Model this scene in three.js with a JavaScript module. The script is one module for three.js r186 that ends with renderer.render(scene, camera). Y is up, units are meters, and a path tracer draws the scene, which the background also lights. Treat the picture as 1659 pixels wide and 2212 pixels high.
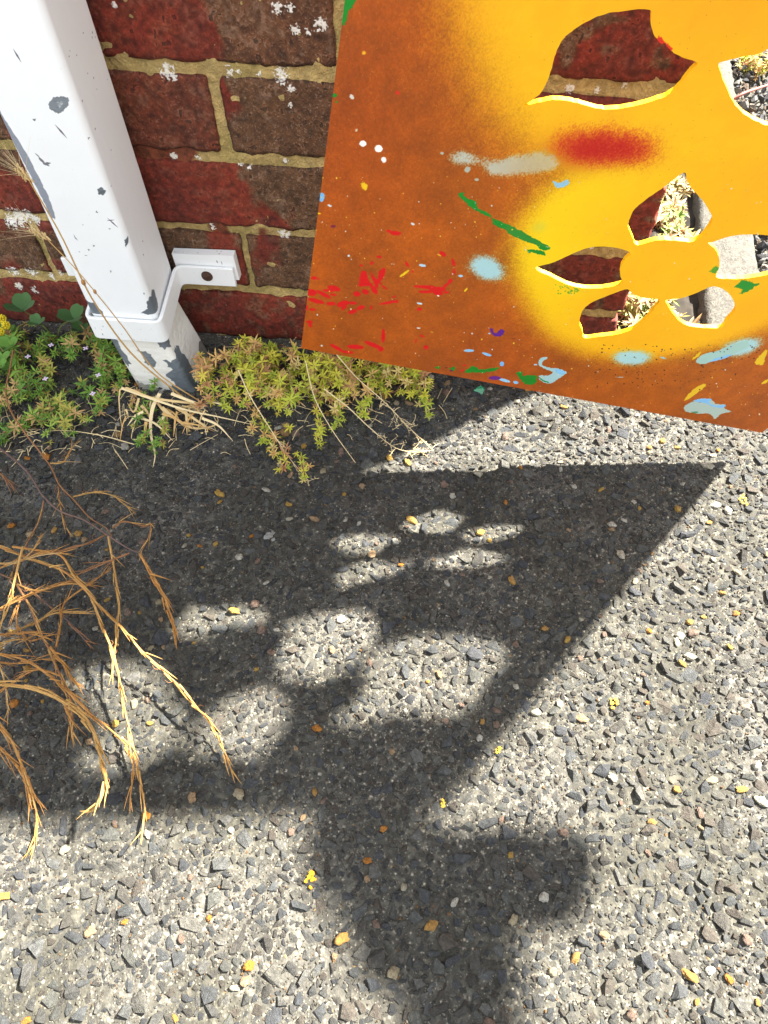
import * as THREE from 'three';
import { mergeGeometries, mergeVertices } from 'three/addons/utils/BufferGeometryUtils.js';
import { ConvexGeometry } from 'three/addons/geometries/ConvexGeometry.js';
import { MarchingCubes } from 'three/addons/objects/MarchingCubes.js';
import { createNoise3D } from 'simplex-noise';

// ------------------------------------------------------------------ camera, sky, sun, exposure
const V = (x, y, z) => new THREE.Vector3(x, y, z);
const scene = new THREE.Scene();
const PITCH = 0.9982, ROLL = 0.00565, YAW = -0.10975, EYE = V(0, 0.5713, 0.5962), FOC = 1471.7, PW = 1659, PH = 2212;
const fwd = V(Math.sin(YAW) * Math.cos(PITCH), -Math.sin(PITCH), -Math.cos(YAW) * Math.cos(PITCH));
const right0 = V(Math.cos(YAW), 0, Math.sin(YAW));
const down0 = V().crossVectors(fwd, right0);
const right = right0.clone().multiplyScalar(Math.cos(ROLL)).addScaledVector(down0, Math.sin(ROLL));
const down = down0.clone().multiplyScalar(Math.cos(ROLL)).addScaledVector(right0, -Math.sin(ROLL));
const camera = new THREE.PerspectiveCamera(2 * Math.atan(PH / 2 / FOC) * 180 / Math.PI, 0.75, 0.01, 300);
camera.position.copy(EYE);
camera.quaternion.setFromRotationMatrix(new THREE.Matrix4().makeBasis(right, down.clone().negate(), fwd.clone().negate()));

const SUN_AZ = 0.9467, SUN_EL = 0.87774;
const sunTravel = V(-Math.sin(SUN_AZ) * Math.cos(SUN_EL), -Math.sin(SUN_EL), Math.cos(SUN_AZ) * Math.cos(SUN_EL));
const sun = new THREE.DirectionalLight(new THREE.Color().setRGB(1, 0.94, 0.82), 5);
sun.position.copy(sunTravel).multiplyScalar(-8);
sun.castShadow = true; sun.shadow.mapSize.set(4096, 4096); sun.shadow.radius = 3;
Object.assign(sun.shadow.camera, { left: -2, right: 2, top: 2, bottom: -2, near: 0.1, far: 20 });
scene.add(sun, sun.target);

const noise3 = createNoise3D(rng(7));
{ // pale blue summer sky with thin broken cloud, brighter towards the sun
  const w = 256, h = 128, d = new Float32Array(w * h * 4), toSun = sunTravel.clone().negate(), v = V();
  for (let j = 0; j < h; j++) for (let i = 0; i < w; i++) {
    const el = ((j + 0.5) / h - 0.5) * Math.PI, az = ((i + 0.5) / w - 0.5) * 2 * Math.PI;
    v.set(Math.cos(az) * Math.cos(el), Math.sin(el), Math.sin(az) * Math.cos(el));
    const up = Math.max(0, v.y), hz = Math.pow(1 - up, 3), glow = Math.pow(Math.max(0, v.dot(toSun)), 24);
    let c = 0; for (let o = 0, f = 1.6, a = 0.55; o < 4; o++, f *= 2.1, a *= 0.5) c += a * noise3(v.x * f, v.y * f * 1.6 + 3, v.z * f);
    const cl = THREE.MathUtils.smoothstep(c, -0.25, 0.5);
    const o = (j * w + i) * 4, blue = [0.205 + 0.15 * hz, 0.235 + 0.12 * hz, 0.275 + 0.07 * hz], white = [0.46, 0.452, 0.435];
    for (let k = 0; k < 3; k++) d[o + k] = (v.y < 0 ? [0.09, 0.085, 0.075][k] : blue[k] + (white[k] - blue[k]) * cl * 0.85 + glow * 0.7) * 0.82;
    d[o + 3] = 1;
  }
  const t = new THREE.DataTexture(d, w, h, THREE.RGBAFormat, THREE.FloatType);
  t.mapping = THREE.EquirectangularReflectionMapping; t.magFilter = THREE.LinearFilter; t.needsUpdate = true;
  scene.background = t; scene.environment = t;
}
const renderer = new THREE.WebGLRenderer({ antialias: true });
renderer.toneMapping = THREE.LinearToneMapping;
renderer.toneMappingExposure = 8.0;
renderer.shadowMap.enabled = true;

// ------------------------------------------------------------------ helpers
function rng(a) { return () => { a = (a + 0x6d2b79f5) | 0; let t = Math.imul(a ^ (a >>> 15), 1 | a); t = (t + Math.imul(t ^ (t >>> 7), 61 | t)) ^ t; return ((t ^ (t >>> 14)) >>> 0) / 4294967296; }; }
const rayOf = (x, y) => fwd.clone().addScaledVector(right, (x - PW / 2) / FOC).addScaledVector(down, (y - PH / 2) / FOC);
const G = (x, y, h = 0) => { const v = rayOf(x, y); return EYE.clone().addScaledVector(v, (h - EYE.y) / v.y); };
const atZ = (x, y, z) => { const v = rayOf(x, y); return EYE.clone().addScaledVector(v, (z - EYE.z) / v.z); };
const lerp = THREE.MathUtils.lerp, clamp = THREE.MathUtils.clamp, sstep = THREE.MathUtils.smoothstep;
const names = new Map();
function numbered(n) { const k = names.get(n) ?? 0; names.set(n, k + 1); return k ? n + '_' + String(k).padStart(3, '0') : n; }
function tag(o, label, category, group, kind) { o.userData = { label, category }; if (group) o.userData.group = group; if (kind) o.userData.kind = kind; return o; }
function group(name, label, category, grp) { const g = new THREE.Group(); g.name = numbered(name); scene.add(g); return tag(g, label, category, grp); }
function mesh(name, geo, mat, parent) { const m = new THREE.Mesh(geo, mat); m.name = parent === scene ? numbered(name) : name; m.castShadow = m.receiveShadow = true; parent.add(m); return m; }
const mat = (r, g, b, rough = 0.85, extra = {}) => new THREE.MeshStandardMaterial({ color: new THREE.Color().setRGB(r, g, b), roughness: rough, ...extra });
// tiling value noise on an n-cell lattice, period 1 in u and v
function lattice(n, seed) {
  const r = rng(seed), a = new Float32Array(n * n); for (let i = 0; i < a.length; i++) a[i] = r();
  return (u, v) => {
    const x = u * n, y = v * n, xi = Math.floor(x), yi = Math.floor(y), fx = x - xi, fy = y - yi, sx = fx * fx * (3 - 2 * fx), sy = fy * fy * (3 - 2 * fy);
    const x0 = ((xi % n) + n) % n, x1 = (x0 + 1) % n, y0 = (((yi % n) + n) % n) * n, y1 = ((((yi + 1) % n) + n) % n) * n;
    return (a[y0 + x0] * (1 - sx) + a[y0 + x1] * sx) * (1 - sy) + (a[y1 + x0] * (1 - sx) + a[y1 + x1] * sx) * sy;
  };
}
function dataTex(data, w, h, srgb, wrap = THREE.RepeatWrapping) {
  const t = new THREE.DataTexture(data, w, h, data.length === w * h ? THREE.RedFormat : THREE.RGBAFormat);
  t.magFilter = THREE.LinearFilter; t.minFilter = THREE.LinearMipmapLinearFilter; t.wrapS = t.wrapT = wrap; if (srgb) t.colorSpace = THREE.SRGBColorSpace; t.needsUpdate = true; return t;
}
const S8 = (x) => 255 * (x <= 0.0031308 ? 12.92 * x : 1.055 * Math.pow(Math.max(0, x), 1 / 2.4) - 0.055);   // linear to 8-bit sRGB
function tube(points, radius, sides = 5, steps = 24, endScale = 0.4) {   // tapered tube through points
  const c = new THREE.CatmullRomCurve3(points, false, 'centripetal'), g = new THREE.TubeGeometry(c, steps, radius, sides, false), p = g.attributes.position, q = V();
  for (let i = 0; i <= steps; i++) { c.getPointAt(i / steps, q); const k = lerp(1, endScale, i / steps); for (let j = 0; j <= sides; j++) { const n = i * (sides + 1) + j; p.setXYZ(n, q.x + (p.getX(n) - q.x) * k, q.y + (p.getY(n) - q.y) * k, q.z + (p.getZ(n) - q.z) * k); } }
  return g;
}
const strip = (g) => { const n = g.index ? g.toNonIndexed() : g; for (const k of Object.keys(n.attributes)) if (!['position', 'normal', 'uv', 'color'].includes(k)) n.deleteAttribute(k); return n; };
const merge = (list) => mergeGeometries(list.map(strip), false);

// ------------------------------------------------------------------ ground: old macadam path
const ground = new THREE.Group(); ground.name = 'path_ground'; ground.userData = { kind: 'structure', label: 'worn dark macadam path with exposed stone chippings', category: 'path' }; scene.add(ground);
const TILE = 1.4;
const n24 = lattice(24, 1), n60 = lattice(60, 2), n140 = lattice(140, 3), n400 = lattice(400, 4), n9 = lattice(9, 5);
const groundY = (x, z) => {
  const u = x / TILE, v = z / TILE;
  return (n9(u, v) - 0.5) * 0.006 + (n24(u, v) - 0.5) * 0.003 + (n60(u, v) - 0.5) * 0.0026 + (n140(u, v) - 0.5) * 0.0022;
};
{
  const N = 2048, col = new Uint8Array(N * N * 4), bmp = new Uint8Array(N * N), r = rng(11);
  for (let j = 0; j < N; j++) for (let i = 0; i < N; i++) {
    const u = i / N, v = j / N, o = j * N + i, a = n60(u, v), b = n400(u, v), c = n24(u, v), g = r();
    const k = 0.020 + 0.045 * a * c + 0.05 * b * b * b + 0.026 * g * g, warm = 0.86 + 0.14 * c;
    col[o * 4] = S8(k * 1.05); col[o * 4 + 1] = S8(k * (0.97 + 0.03 * warm)); col[o * 4 + 2] = S8(k * warm * 0.9); col[o * 4 + 3] = 255;
    bmp[o] = clamp(70 + 60 * b + 40 * g + 30 * a, 0, 255);
  }
  const dot = (x, y, rad, rgb, hgt) => {
    const R = Math.ceil(rad);
    for (let dy = -R; dy <= R; dy++) for (let dx = -R; dx <= R; dx++) {
      const d = Math.hypot(dx, dy) / rad; if (d > 1) continue;
      const o = (((y + dy + N) % N) * N + ((x + dx + N) % N)), e = d < 0.7 ? 1 : 0.6;
      for (let c = 0; c < 3; c++) col[o * 4 + c] = lerp(col[o * 4 + c], rgb[c], e);
      bmp[o] = clamp(Math.max(bmp[o], hgt * (1 - 0.5 * d * d)), 0, 255);
    }
  };
  const pick = [[0.26, 0.235, 0.19], [0.17, 0.15, 0.12], [0.11, 0.10, 0.083], [0.42, 0.39, 0.32], [0.08, 0.07, 0.06], [0.04, 0.04, 0.04], [0.22, 0.13, 0.05]];
  for (let k = 0; k < 420000; k++) {
    const x = (r() * N) | 0, y = (r() * N) | 0, den = n24(x / N, y / N) * 0.6 + n9(x / N, y / N) * 0.5;
    if (r() > den * 1.1) continue;
    const c = pick[(r() * r() * pick.length) | 0], f = 0.7 + 0.5 * r();
    dot(x, y, 0.6 + 1.1 * r() * r(), c.map((q) => S8(q * f)), 170 + 80 * r());
  }
  const axis = (lo, hi, step, far) => {
    const a = []; for (let x = lo; x < hi; x += step) a.push(x); a.push(hi);
    for (let x = hi, s = step; x < far;) { s *= 1.35; x += s; a.push(Math.min(x, far)); }
    for (let x = lo, s = step; x > -far;) { s *= 1.35; x -= s; a.unshift(Math.max(x, -far)); }
    return a;
  };
  const xs = axis(-0.56, 0.62, 0.0032, 40), zs = axis(-0.04, 0.74, 0.0032, 40), p = [], uv = [], idx = [];
  for (const z of zs) for (const x of xs) { p.push(x, groundY(x, z), z); uv.push(x / TILE, z / TILE); }
  for (let j = 0; j < zs.length - 1; j++) for (let i = 0; i < xs.length - 1; i++) { const a = j * xs.length + i, b = a + xs.length; idx.push(a, b, a + 1, a + 1, b, b + 1); }
  const g = new THREE.BufferGeometry(); g.setAttribute('position', new THREE.Float32BufferAttribute(p, 3)); g.setAttribute('uv', new THREE.Float32BufferAttribute(uv, 2)); g.setIndex(idx); g.computeVertexNormals();
  mesh('bitumen_surface', g, new THREE.MeshStandardMaterial({ map: dataTex(col, N, N, true), bumpMap: dataTex(bmp, N, N, false), bumpScale: 0.0030, roughness: 0.95 }), ground);
}
// stone textures and shapes
const stoneTex = (() => { const N = 256, d = new Uint8Array(N * N * 4), a = lattice(8, 21), b = lattice(40, 22), c = lattice(110, 23); for (let j = 0; j < N; j++) for (let i = 0; i < N; i++) { const u = i / N, v = j / N, k = 0.28 + 0.42 * a(u, v) + 0.5 * b(u, v) * c(u, v) * 1.6 + 0.5 * Math.pow(c(u, v), 4), o = (j * N + i) * 4; d[o] = d[o + 1] = d[o + 2] = clamp(S8(k * 0.78), 0, 255); d[o + 3] = 255; } return dataTex(d, N, N, true); })();
const stoneBump = (() => { const N = 256, d = new Uint8Array(N * N), a = lattice(12, 31), b = lattice(50, 32), c = lattice(128, 33); for (let j = 0; j < N; j++) for (let i = 0; i < N; i++) { const u = i / N, v = j / N; d[j * N + i] = 255 * (0.4 * a(u, v) + 0.35 * b(u, v) + 0.25 * c(u, v)); } return dataTex(d, N, N, false); })();
const stoneUV = (g, s) => { const p = g.attributes.position, n = g.attributes.normal, uv = []; for (let i = 0; i < p.count; i++) { const ay = Math.abs(n.getY(i)); uv.push((ay > 0.5 ? p.getX(i) : p.getX(i) + p.getY(i)) * s, (ay > 0.5 ? p.getZ(i) : p.getZ(i) - p.getY(i)) * s); } g.setAttribute('uv', new THREE.Float32BufferAttribute(uv, 2)); return g; };
const chipGeos = [], pebbleGeos = [];
{
  const r = rng(41);
  for (let k = 0; k < 12; k++) {   // angular chipping, about one unit across, flat topped
    const pts = [], el = 0.75 + 0.6 * r();
    for (let i = 0; i < 11; i++) { const a = r() * 6.283, q = 0.26 + 0.28 * r(), y = (r() - 0.5) * 0.5; pts.push(V(Math.cos(a) * q * el, clamp(y * 1.35, -0.24, 0.2 + 0.06 * Math.cos(a + k)), Math.sin(a) * q / el)); }
    chipGeos.push(stoneUV(new ConvexGeometry(pts), 0.8));
  }
  for (let k = 0; k < 6; k++) {   // rounded pebble
    const g = mergeVertices(new THREE.IcosahedronGeometry(0.5, 2).deleteAttribute('uv').deleteAttribute('normal')), p = g.attributes.position, q = V();
    for (let i = 0; i < p.count; i++) { q.fromBufferAttribute(p, i); const f = 1 + 0.32 * noise3(q.x * 2 + k * 9, q.y * 2, q.z * 2) + 0.1 * noise3(q.x * 6, q.y * 6 + k * 5, q.z * 6); p.setXYZ(i, q.x * f * (1 + 0.2 * (k % 3)), q.y * f * 0.75, q.z * f); }
    g.computeVertexNormals(); pebbleGeos.push(stoneUV(g, 0.8));
  }
}
const stoneMat = (r, g, b, rough = 0.82) => mat(r, g, b, rough, { map: stoneTex, bumpMap: stoneBump, bumpScale: 0.0016 });
const chipTones = [[0.082, 0.088, 0.092], [0.066, 0.071, 0.077], [0.105, 0.109, 0.108], [0.078, 0.072, 0.063], [0.118, 0.114, 0.1], [0.058, 0.063, 0.073], [0.096, 0.099, 0.09], [0.14, 0.138, 0.128], [0.1, 0.084, 0.068], [0.085, 0.084, 0.08]];
const pebTones = [[0.7, 0.27, 0.03], [0.5, 0.42, 0.27], [0.72, 0.68, 0.58], [0.66, 0.40, 0.08], [0.62, 0.34, 0.08], [0.66, 0.6, 0.46], [0.55, 0.36, 0.2], [0.3, 0.2, 0.15]];
{
  const r = rng(51), cell = 0.009, used = new Map(), chips = [], key = (x, z) => Math.floor(x / cell) + ',' + Math.floor(z / cell);
  const free = (x, z, d) => { const ci = Math.floor(x / cell), cj = Math.floor(z / cell); for (let i = -2; i <= 2; i++) for (let j = -2; j <= 2; j++) for (const c of used.get((ci + i) + ',' + (cj + j)) ?? []) if (Math.hypot(c.x - x, c.z - z) < (c.s + d) * 0.40) return false; return true; };
  const put = (c) => { const k = key(c.x, c.z); if (!used.has(k)) used.set(k, []); used.get(k).push(c); chips.push(c); };
  const view = (x, z) => { const d = V(x, 0, z).sub(EYE), f = d.dot(fwd); return f > 0 && Math.abs(d.dot(right) / f * FOC) < PW / 2 + 20 && Math.abs(d.dot(down) / f * FOC) < PH / 2 + 20 ? f : 0; };
  // orange, cream and white pebbles, each picked out by its colour
  const pebMats = pebTones.map((t) => stoneMat(t[0] * 1.1, t[1] * 1.1, t[2] * 1.1, 0.6));
  let made = 0;
  for (let k = 0; k < 2000 && made < 300; k++) {
    const x = -0.5 + 0.95 * r(), z = 0.05 + 0.66 * r(); if (!view(x, z) || !free(x, z, 0.006)) continue;
    const s = 0.0032 + 0.0042 * Math.pow(r(), 1.6), m = mesh('pebble', pebbleGeos[(r() * 6) | 0], pebMats[(r() * 8) | 0], ground);
    m.position.set(x, groundY(x, z) + s * 0.3, z); m.rotation.set(r() - 0.5, r() * 6.28, r() - 0.5); m.scale.set(s * (0.9 + 0.5 * r()), s * 0.85, s); made++; used.set(key(x, z), [...(used.get(key(x, z)) ?? []), { x, z, s: s * 1.4 }]);
  }
  for (const [count, lo, hi] of [[3000, 0.0105, 0.016], [26000, 0.0072, 0.0105], [90000, 0.0042, 0.0068]])
    for (let k = 0; k < count; k++) {
      const x = -0.66 + 1.3 * r(), z = 0.015 + 0.85 * r(), s = lo + (hi - lo) * r() * r();
      if (!free(x, z, s)) continue;
      put({ x, z, s, a: r() * 6.283, tx: (r() - 0.5) * 0.8, tz: (r() - 0.5) * 0.8, v: (r() * 12) | 0, t: (r() * chipTones.length) | 0, f: 0.75 + 0.5 * r(), up: r() });
    }
  const m4 = new THREE.Matrix4(), q = new THREE.Quaternion(), e = new THREE.Euler();
  const pose = (c) => { e.set(c.tx, c.a, c.tz); q.setFromEuler(e); return m4.compose(V(c.x, groundY(c.x, c.z) + c.s * (-0.06 + 0.26 * c.up * c.up), c.z), q, V(c.s * 1.18, c.s * 0.95, c.s * 1.02)); };
  const seen = chips.map((c) => { const f = view(c.x, c.z); return [f ? c.s / f : 0, c]; }).sort((a, b) => b[0] - a[0]);
  const chipMats = chipTones.map((t) => stoneMat(...t));
  seen.slice(0, 300).forEach(([, c]) => { const m = mesh('stone_chip', chipGeos[c.v], chipMats[c.t], ground); m.applyMatrix4(pose(c)); });
  const rest = seen.slice(300).map((s) => s[1]), col = new THREE.Color(), wm = stoneMat(1, 1, 1);
  const stuff = new THREE.Group(); stuff.name = 'embedded_chippings'; stuff.userData = { kind: 'stuff' }; ground.add(stuff);
  for (let v = 0; v < 12; v++) {
    const list = rest.filter((c) => c.v === v), im = new THREE.InstancedMesh(chipGeos[v], wm, list.length); im.name = 'chippings'; im.userData = { kind: 'stuff' }; im.castShadow = im.receiveShadow = true;
    list.forEach((c, i) => { im.setMatrixAt(i, pose(c)); const t = chipTones[c.t]; im.setColorAt(i, col.setRGB(t[0] * c.f, t[1] * c.f, t[2] * c.f)); });
    stuff.add(im);
  }
  // sand and grit caught between the chippings
  const grit = [0, 1, 2].map(() => []);
  for (let k = 0; k < 90000; k++) { const x = -0.6 + 1.2 * r(), z = 0.03 + 0.75 * r(); if (r() > 0.25 + 0.9 * n24(x / TILE, z / TILE)) continue; grit[k % 3].push([x, z, 0.0014 + 0.0032 * r() * r() * r(), r() * 6.28, r(), r()]); }
  const gritTones = [[0.32, 0.29, 0.23], [0.19, 0.17, 0.14], [0.1, 0.097, 0.09], [0.5, 0.47, 0.4], [0.07, 0.07, 0.07], [0.14, 0.12, 0.09], [0.4, 0.22, 0.08]];
  grit.forEach((list, v) => {
    const im = new THREE.InstancedMesh(chipGeos[v * 3], stoneMat(1, 1, 1), list.length); im.name = 'grit'; im.userData = { kind: 'stuff' };
    list.forEach(([x, z, s, a, t, f], i) => { e.set(a * 3, a, a * 7); q.setFromEuler(e); im.setMatrixAt(i, m4.compose(V(x, groundY(x, z) + s * 0.2, z), q, V(s, s, s))); const c = gritTones[(t * t * 7) | 0]; im.setColorAt(i, col.setRGB(c[0] * (0.6 + 0.6 * f), c[1] * (0.6 + 0.6 * f), c[2] * (0.6 + 0.6 * f))); });
    stuff.add(im);
  });
}

// ------------------------------------------------------------------ brick wall
const WX0 = -0.64, WY0 = -0.012, WW = 0.86, WH = 0.43, CORNER = 0.191, BED = 0.0694, WALL_TOP = 1.5, WALL_LEFT = -2.6;
const jitterTo = (p) => [(p.x - WX0) / WW, (p.y - WY0) / WH];
const wallMats = (() => {
  const W = 2048, H = 1024, brick = new Uint8Array(W * H * 4), mortar = new Uint8Array(W * H * 4), bb = new Uint8Array(W * H), mb = new Uint8Array(W * H), r = rng(61);
  const a = lattice(14, 62), b = lattice(46, 63), c = lattice(150, 64), d = lattice(420, 65), e2 = lattice(7, 66), f2 = lattice(90, 67);
  // pale crusty lichen where the photograph shows it, and a thin scatter elsewhere
  const spots = [[360, 158, 13], [372, 165, 9], [493, 158, 8], [515, 156, 6], [606, 165, 14], [600, 158, 9], [598, 20, 9], [625, 17, 8], [638, 66, 9], [690, 53, 11], [700, 55, 7], [664, 70, 6], [629, 193, 7], [627, 229, 6], [372, 341, 8], [425, 343, 6], [616, 352, 6], [519, 358, 5], [539, 364, 5], [607, 506, 9], [620, 510, 6], [458, 493, 8], [246, 13, 6], [40, 470, 24], [25, 480, 18], [60, 465, 16], [75, 478, 12], [28, 588, 16], [66, 590, 14], [40, 620, 12], [74, 628, 10], [110, 600, 9], [130, 590, 10], [1230, 195, 8], [1290, 200, 6], [1345, 190, 6], [1210, 545, 9], [1280, 540, 5]].map(([x, y, s]) => { const p = atZ(x, y, 0); return [p.x, p.y, s / 3300]; });
  for (let k = 0; k < 22; k++) spots.push([WX0 + r() * WW, WY0 + r() * WH, 0.0006 + 0.0016 * r() * r()]);
  const lich = new Float32Array(W * H);
  for (const [x, y, s] of spots) {
    const cx = (x - WX0) / WW * W, cy = (y - WY0) / WH * H, R = s / WW * W * 1.6, n = Math.ceil(R);
    for (let j = -n; j <= n; j++) for (let i = -n; i <= n; i++) { const X = Math.round(cx + i), Y = Math.round(cy + j); if (X < 0 || Y < 0 || X >= W || Y >= H) continue; const t = 1.1 - Math.hypot(i, j) / R + (c(X / W * 2, Y / H) - 0.5) * 0.7 + (d(X / W * 2, Y / H) - 0.5) * 1.1; lich[Y * W + X] = Math.max(lich[Y * W + X], sstep(t, 0.25, 0.55)); }
  }
  for (let j = 0; j < H; j++) for (let i = 0; i < W; i++) {
    const u = i / W * 2, v = j / H, x = WX0 + i / W * WW, y = WY0 + v * WH, o = j * W + i;
    const A = a(u, v), B = b(u, v), C = c(u, v), D = d(u, v), E = e2(u, v), F = f2(u, v), wob = (A - 0.5) * 0.05 + (B - 0.5) * 0.016;
    const course = Math.floor((y - BED) / 0.075);   // -1 lowest, 0 above the first bed ...
    let brown = sstep(E * 0.5 + A * 0.6, 0.45, 0.62);
    if (x > -0.31 && x < -0.05) {
      const xx = x + wob;
      if (Math.abs(y - BED - 0.15) < 0.008 && x < -0.25) brown = 0.1;
      brown = course >= 3 ? sstep(xx, -0.205, -0.185) * 0.85 : course === 2 ? (x > -0.213 ? 0.95 - sstep(-0.2 - xx, 0, 0.01) : sstep(xx, -0.33, -0.36) * 0.4) : course === 1 ? sstep(xx + (y - 0.18) * 0.3, -0.178, -0.165) : course === 0 ? Math.max(sstep(-xx, 0.235, 0.25), sstep(xx, -0.205, -0.19)) : 0.35 * sstep(B, 0.5, 0.7);
    } else if (x > -0.05) brown = sstep(A * 0.7 + B * 0.5, 0.6, 0.8) * 0.9;
    const grey = sstep(B * 0.6 + C * 0.5, 0.66, 0.85);
    const red = [0.155 + 0.08 * A, 0.023 + 0.024 * B * A, 0.010 + 0.006 * B], bro = [0.105 + 0.06 * B, 0.049 + 0.028 * B, 0.022 + 0.012 * B];
    const tone = 0.5 + 0.75 * F * (0.3 + 0.9 * D) + 0.5 * (C - 0.5), pit = F > 0.86 && C > 0.6 ? 0.35 : 1, L = lich[o] * (0.75 + 0.25 * D);
    const bl = [0.22, 0.15, 0.11], fleck = D > 0.8 ? 0.5 * brown + 0.14 : 0;
    for (let k = 0; k < 3; k++) { let q = lerp(red[k], bro[k], brown); q = lerp(q, bl[k], Math.max(grey * 0.34 * (0.35 + 0.65 * brown), fleck)); q *= tone * pit; q = lerp(q, [0.78, 0.75, 0.7][k], L); brick[o * 4 + k] = clamp(S8(q), 0, 255); }
    const sand = 0.7 + 0.45 * D * C + 0.3 * (F - 0.5), green = sstep(A, 0.55, 0.8) * 0.4;
    const mo = [0.5, 0.36, 0.14], gr = [0.24, 0.2, 0.05];
    for (let k = 0; k < 3; k++) { const smear = Math.max(y > 0.21 && y < 0.23 ? sstep(-(x + wob), 0.243, 0.256) * sstep(x, -0.33, -0.31) : 0, y > 0.135 && y < 0.153 ? sstep(x + wob, -0.238, -0.228) * sstep(-(x + wob), 0.197, 0.206) : 0); let q = lerp(lerp(mo[k], gr[k], green) * sand, red[k] * tone, smear * 0.92); q = lerp(q, [0.8, 0.77, 0.7][k], L); mortar[o * 4 + k] = clamp(S8(q), 0, 255); }
    brick[o * 4 + 3] = mortar[o * 4 + 3] = 255;
    bb[o] = clamp(80 + 50 * B * (1 - brown * 0.3) + 45 * C + (30 + 45 * brown) * D + 60 * L - (pit < 1 ? 60 : 0), 0, 255);
    mb[o] = clamp(50 + 50 * B + 60 * C + 80 * D + 40 * L, 0, 255);
  }
  const mk = (m, bm, s) => new THREE.MeshStandardMaterial({ map: dataTex(m, W, H, true, THREE.MirroredRepeatWrapping), bumpMap: dataTex(bm, W, H, false, THREE.MirroredRepeatWrapping), bumpScale: s, roughness: 0.92 });
  return { brick: mk(brick, bb, 0.0026), mortar: mk(mortar, mb, 0.0028) };
})();
{
  const wall = group('brick_wall', 'old red brick wall with pale crumbling mortar and white lichen spots', 'wall');
  const setUV = (g) => { const p = g.attributes.position, uv = []; for (let i = 0; i < p.count; i++) uv.push((p.getX(i) - WX0 - Math.min(0, p.getZ(i) + 0.012)) / WW, (p.getY(i) - WY0) / WH); g.setAttribute('uv', new THREE.Float32BufferAttribute(uv, 2)); return g; };
  const brickGeo = (x0, x1, y0, y1, z0, z1, fine) => {
    const w = x1 - x0, h = y1 - y0, d = z1 - z0, g0 = new THREE.BoxGeometry(w, h, d, fine ? Math.max(6, Math.round(w / 0.005)) : 6, fine ? 14 : 3, 2);
    const g = mergeVertices(g0.deleteAttribute('uv').deleteAttribute('normal'), 1e-5), p = g.attributes.position, q = V(), c = V(), R = 0.0045;
    for (let i = 0; i < p.count; i++) {
      q.fromBufferAttribute(p, i); c.set(clamp(q.x, -w / 2 + R, w / 2 - R), clamp(q.y, -h / 2 + R, h / 2 - R), clamp(q.z, -d / 2 + R, d / 2 - R));
      const n = q.clone().sub(c); if (n.lengthSq() > 0) { n.normalize(); q.copy(c).addScaledVector(n, R); }
      const X = q.x + (x0 + x1) / 2, Y = q.y + (y0 + y1) / 2, Z = q.z + (z0 + z1) / 2;
      const f = 0.0016 * noise3(X * 26, Y * 26, Z * 26 + 5) + 0.0011 * noise3(X * 75, Y * 75, Z * 75) + (fine ? 0.0006 * noise3(X * 210, Y * 210, Z * 210) : 0);
      p.setXYZ(i, X + n.x * f, Y + n.y * f * 1.1, Z + n.z * f * 0.8);
    }
    g.computeVertexNormals(); return setUV(g);
  };
  for (let k = -1; BED + (k + 1) * 0.075 < WALL_TOP + 0.01; k++) {
    const y0 = BED + k * 0.075 + 0.005, y1 = y0 + 0.0668, even = ((k % 2) + 2) % 2 === 0, joints = [CORNER + 0.005];
    let x = even ? 0.0155 : 0.1265; if (CORNER - x < 0.07) x -= 0.225;
    while (x > WALL_LEFT) { joints.push(x); x -= 0.225; }
    joints.push(WALL_LEFT - 0.005);
    for (let i = 0; i < joints.length - 1; i++) {
      const o = 0.0034 + 0.0018 * noise3(k * 3.1, i * 2.7, 1), sl = 0.0015 * noise3(k, i, 9);
      const fine = joints[i] > -0.75 && y0 < 0.48;
      mesh('brick', brickGeo(joints[i + 1] + o, joints[i] - o - (i ? 0 : 0.001), y0 + sl, y1 + sl * 0.5, -0.102, 0.0008 * noise3(k * 5, i * 5, 3), fine), wallMats.brick, wall);
    }
    mesh('brick', brickGeo(even ? 0.03 : -0.03, CORNER, y0, y1, -0.215, -0.112, false), wallMats.brick, wall);
  }
  // mortar: a sanded face slightly behind the bricks, on a solid core
  const xs = [], ys = []; for (let x = -0.66; x < CORNER - 0.004; x += 0.003) xs.push(x); xs.push(CORNER - 0.004); for (let x = -0.7; x > WALL_LEFT; x -= 0.1) xs.unshift(x); xs.unshift(WALL_LEFT + 0.004);
  for (let y = -0.02; y < 0.46; y += 0.003) ys.push(y); for (let y = 0.5; y < WALL_TOP; y += 0.1) ys.push(y); ys.push(WALL_TOP);
  const p = [], idx = [];
  for (const y of ys) for (const x of xs) p.push(x, y, -0.0026 + 0.0016 * noise3(x * 40, y * 40, 2) + 0.0008 * noise3(x * 120, y * 120, 4) + 0.0005 * noise3(x * 300, y * 300, 4));
  for (let j = 0; j < ys.length - 1; j++) for (let i = 0; i < xs.length - 1; i++) { const a = j * xs.length + i, b = a + xs.length; idx.push(a, a + 1, b, a + 1, b + 1, b); }
  const g = new THREE.BufferGeometry(); g.setAttribute('position', new THREE.Float32BufferAttribute(p, 3)); g.setIndex(idx); g.computeVertexNormals();
  const core = new THREE.BoxGeometry(CORNER - WALL_LEFT - 0.01, WALL_TOP + 0.1, 0.195).translate((CORNER + WALL_LEFT) / 2, WALL_TOP / 2 - 0.05, -0.11);
  mesh('mortar', merge([setUV(g), setUV(core)]), wallMats.mortar, wall);
}

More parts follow.
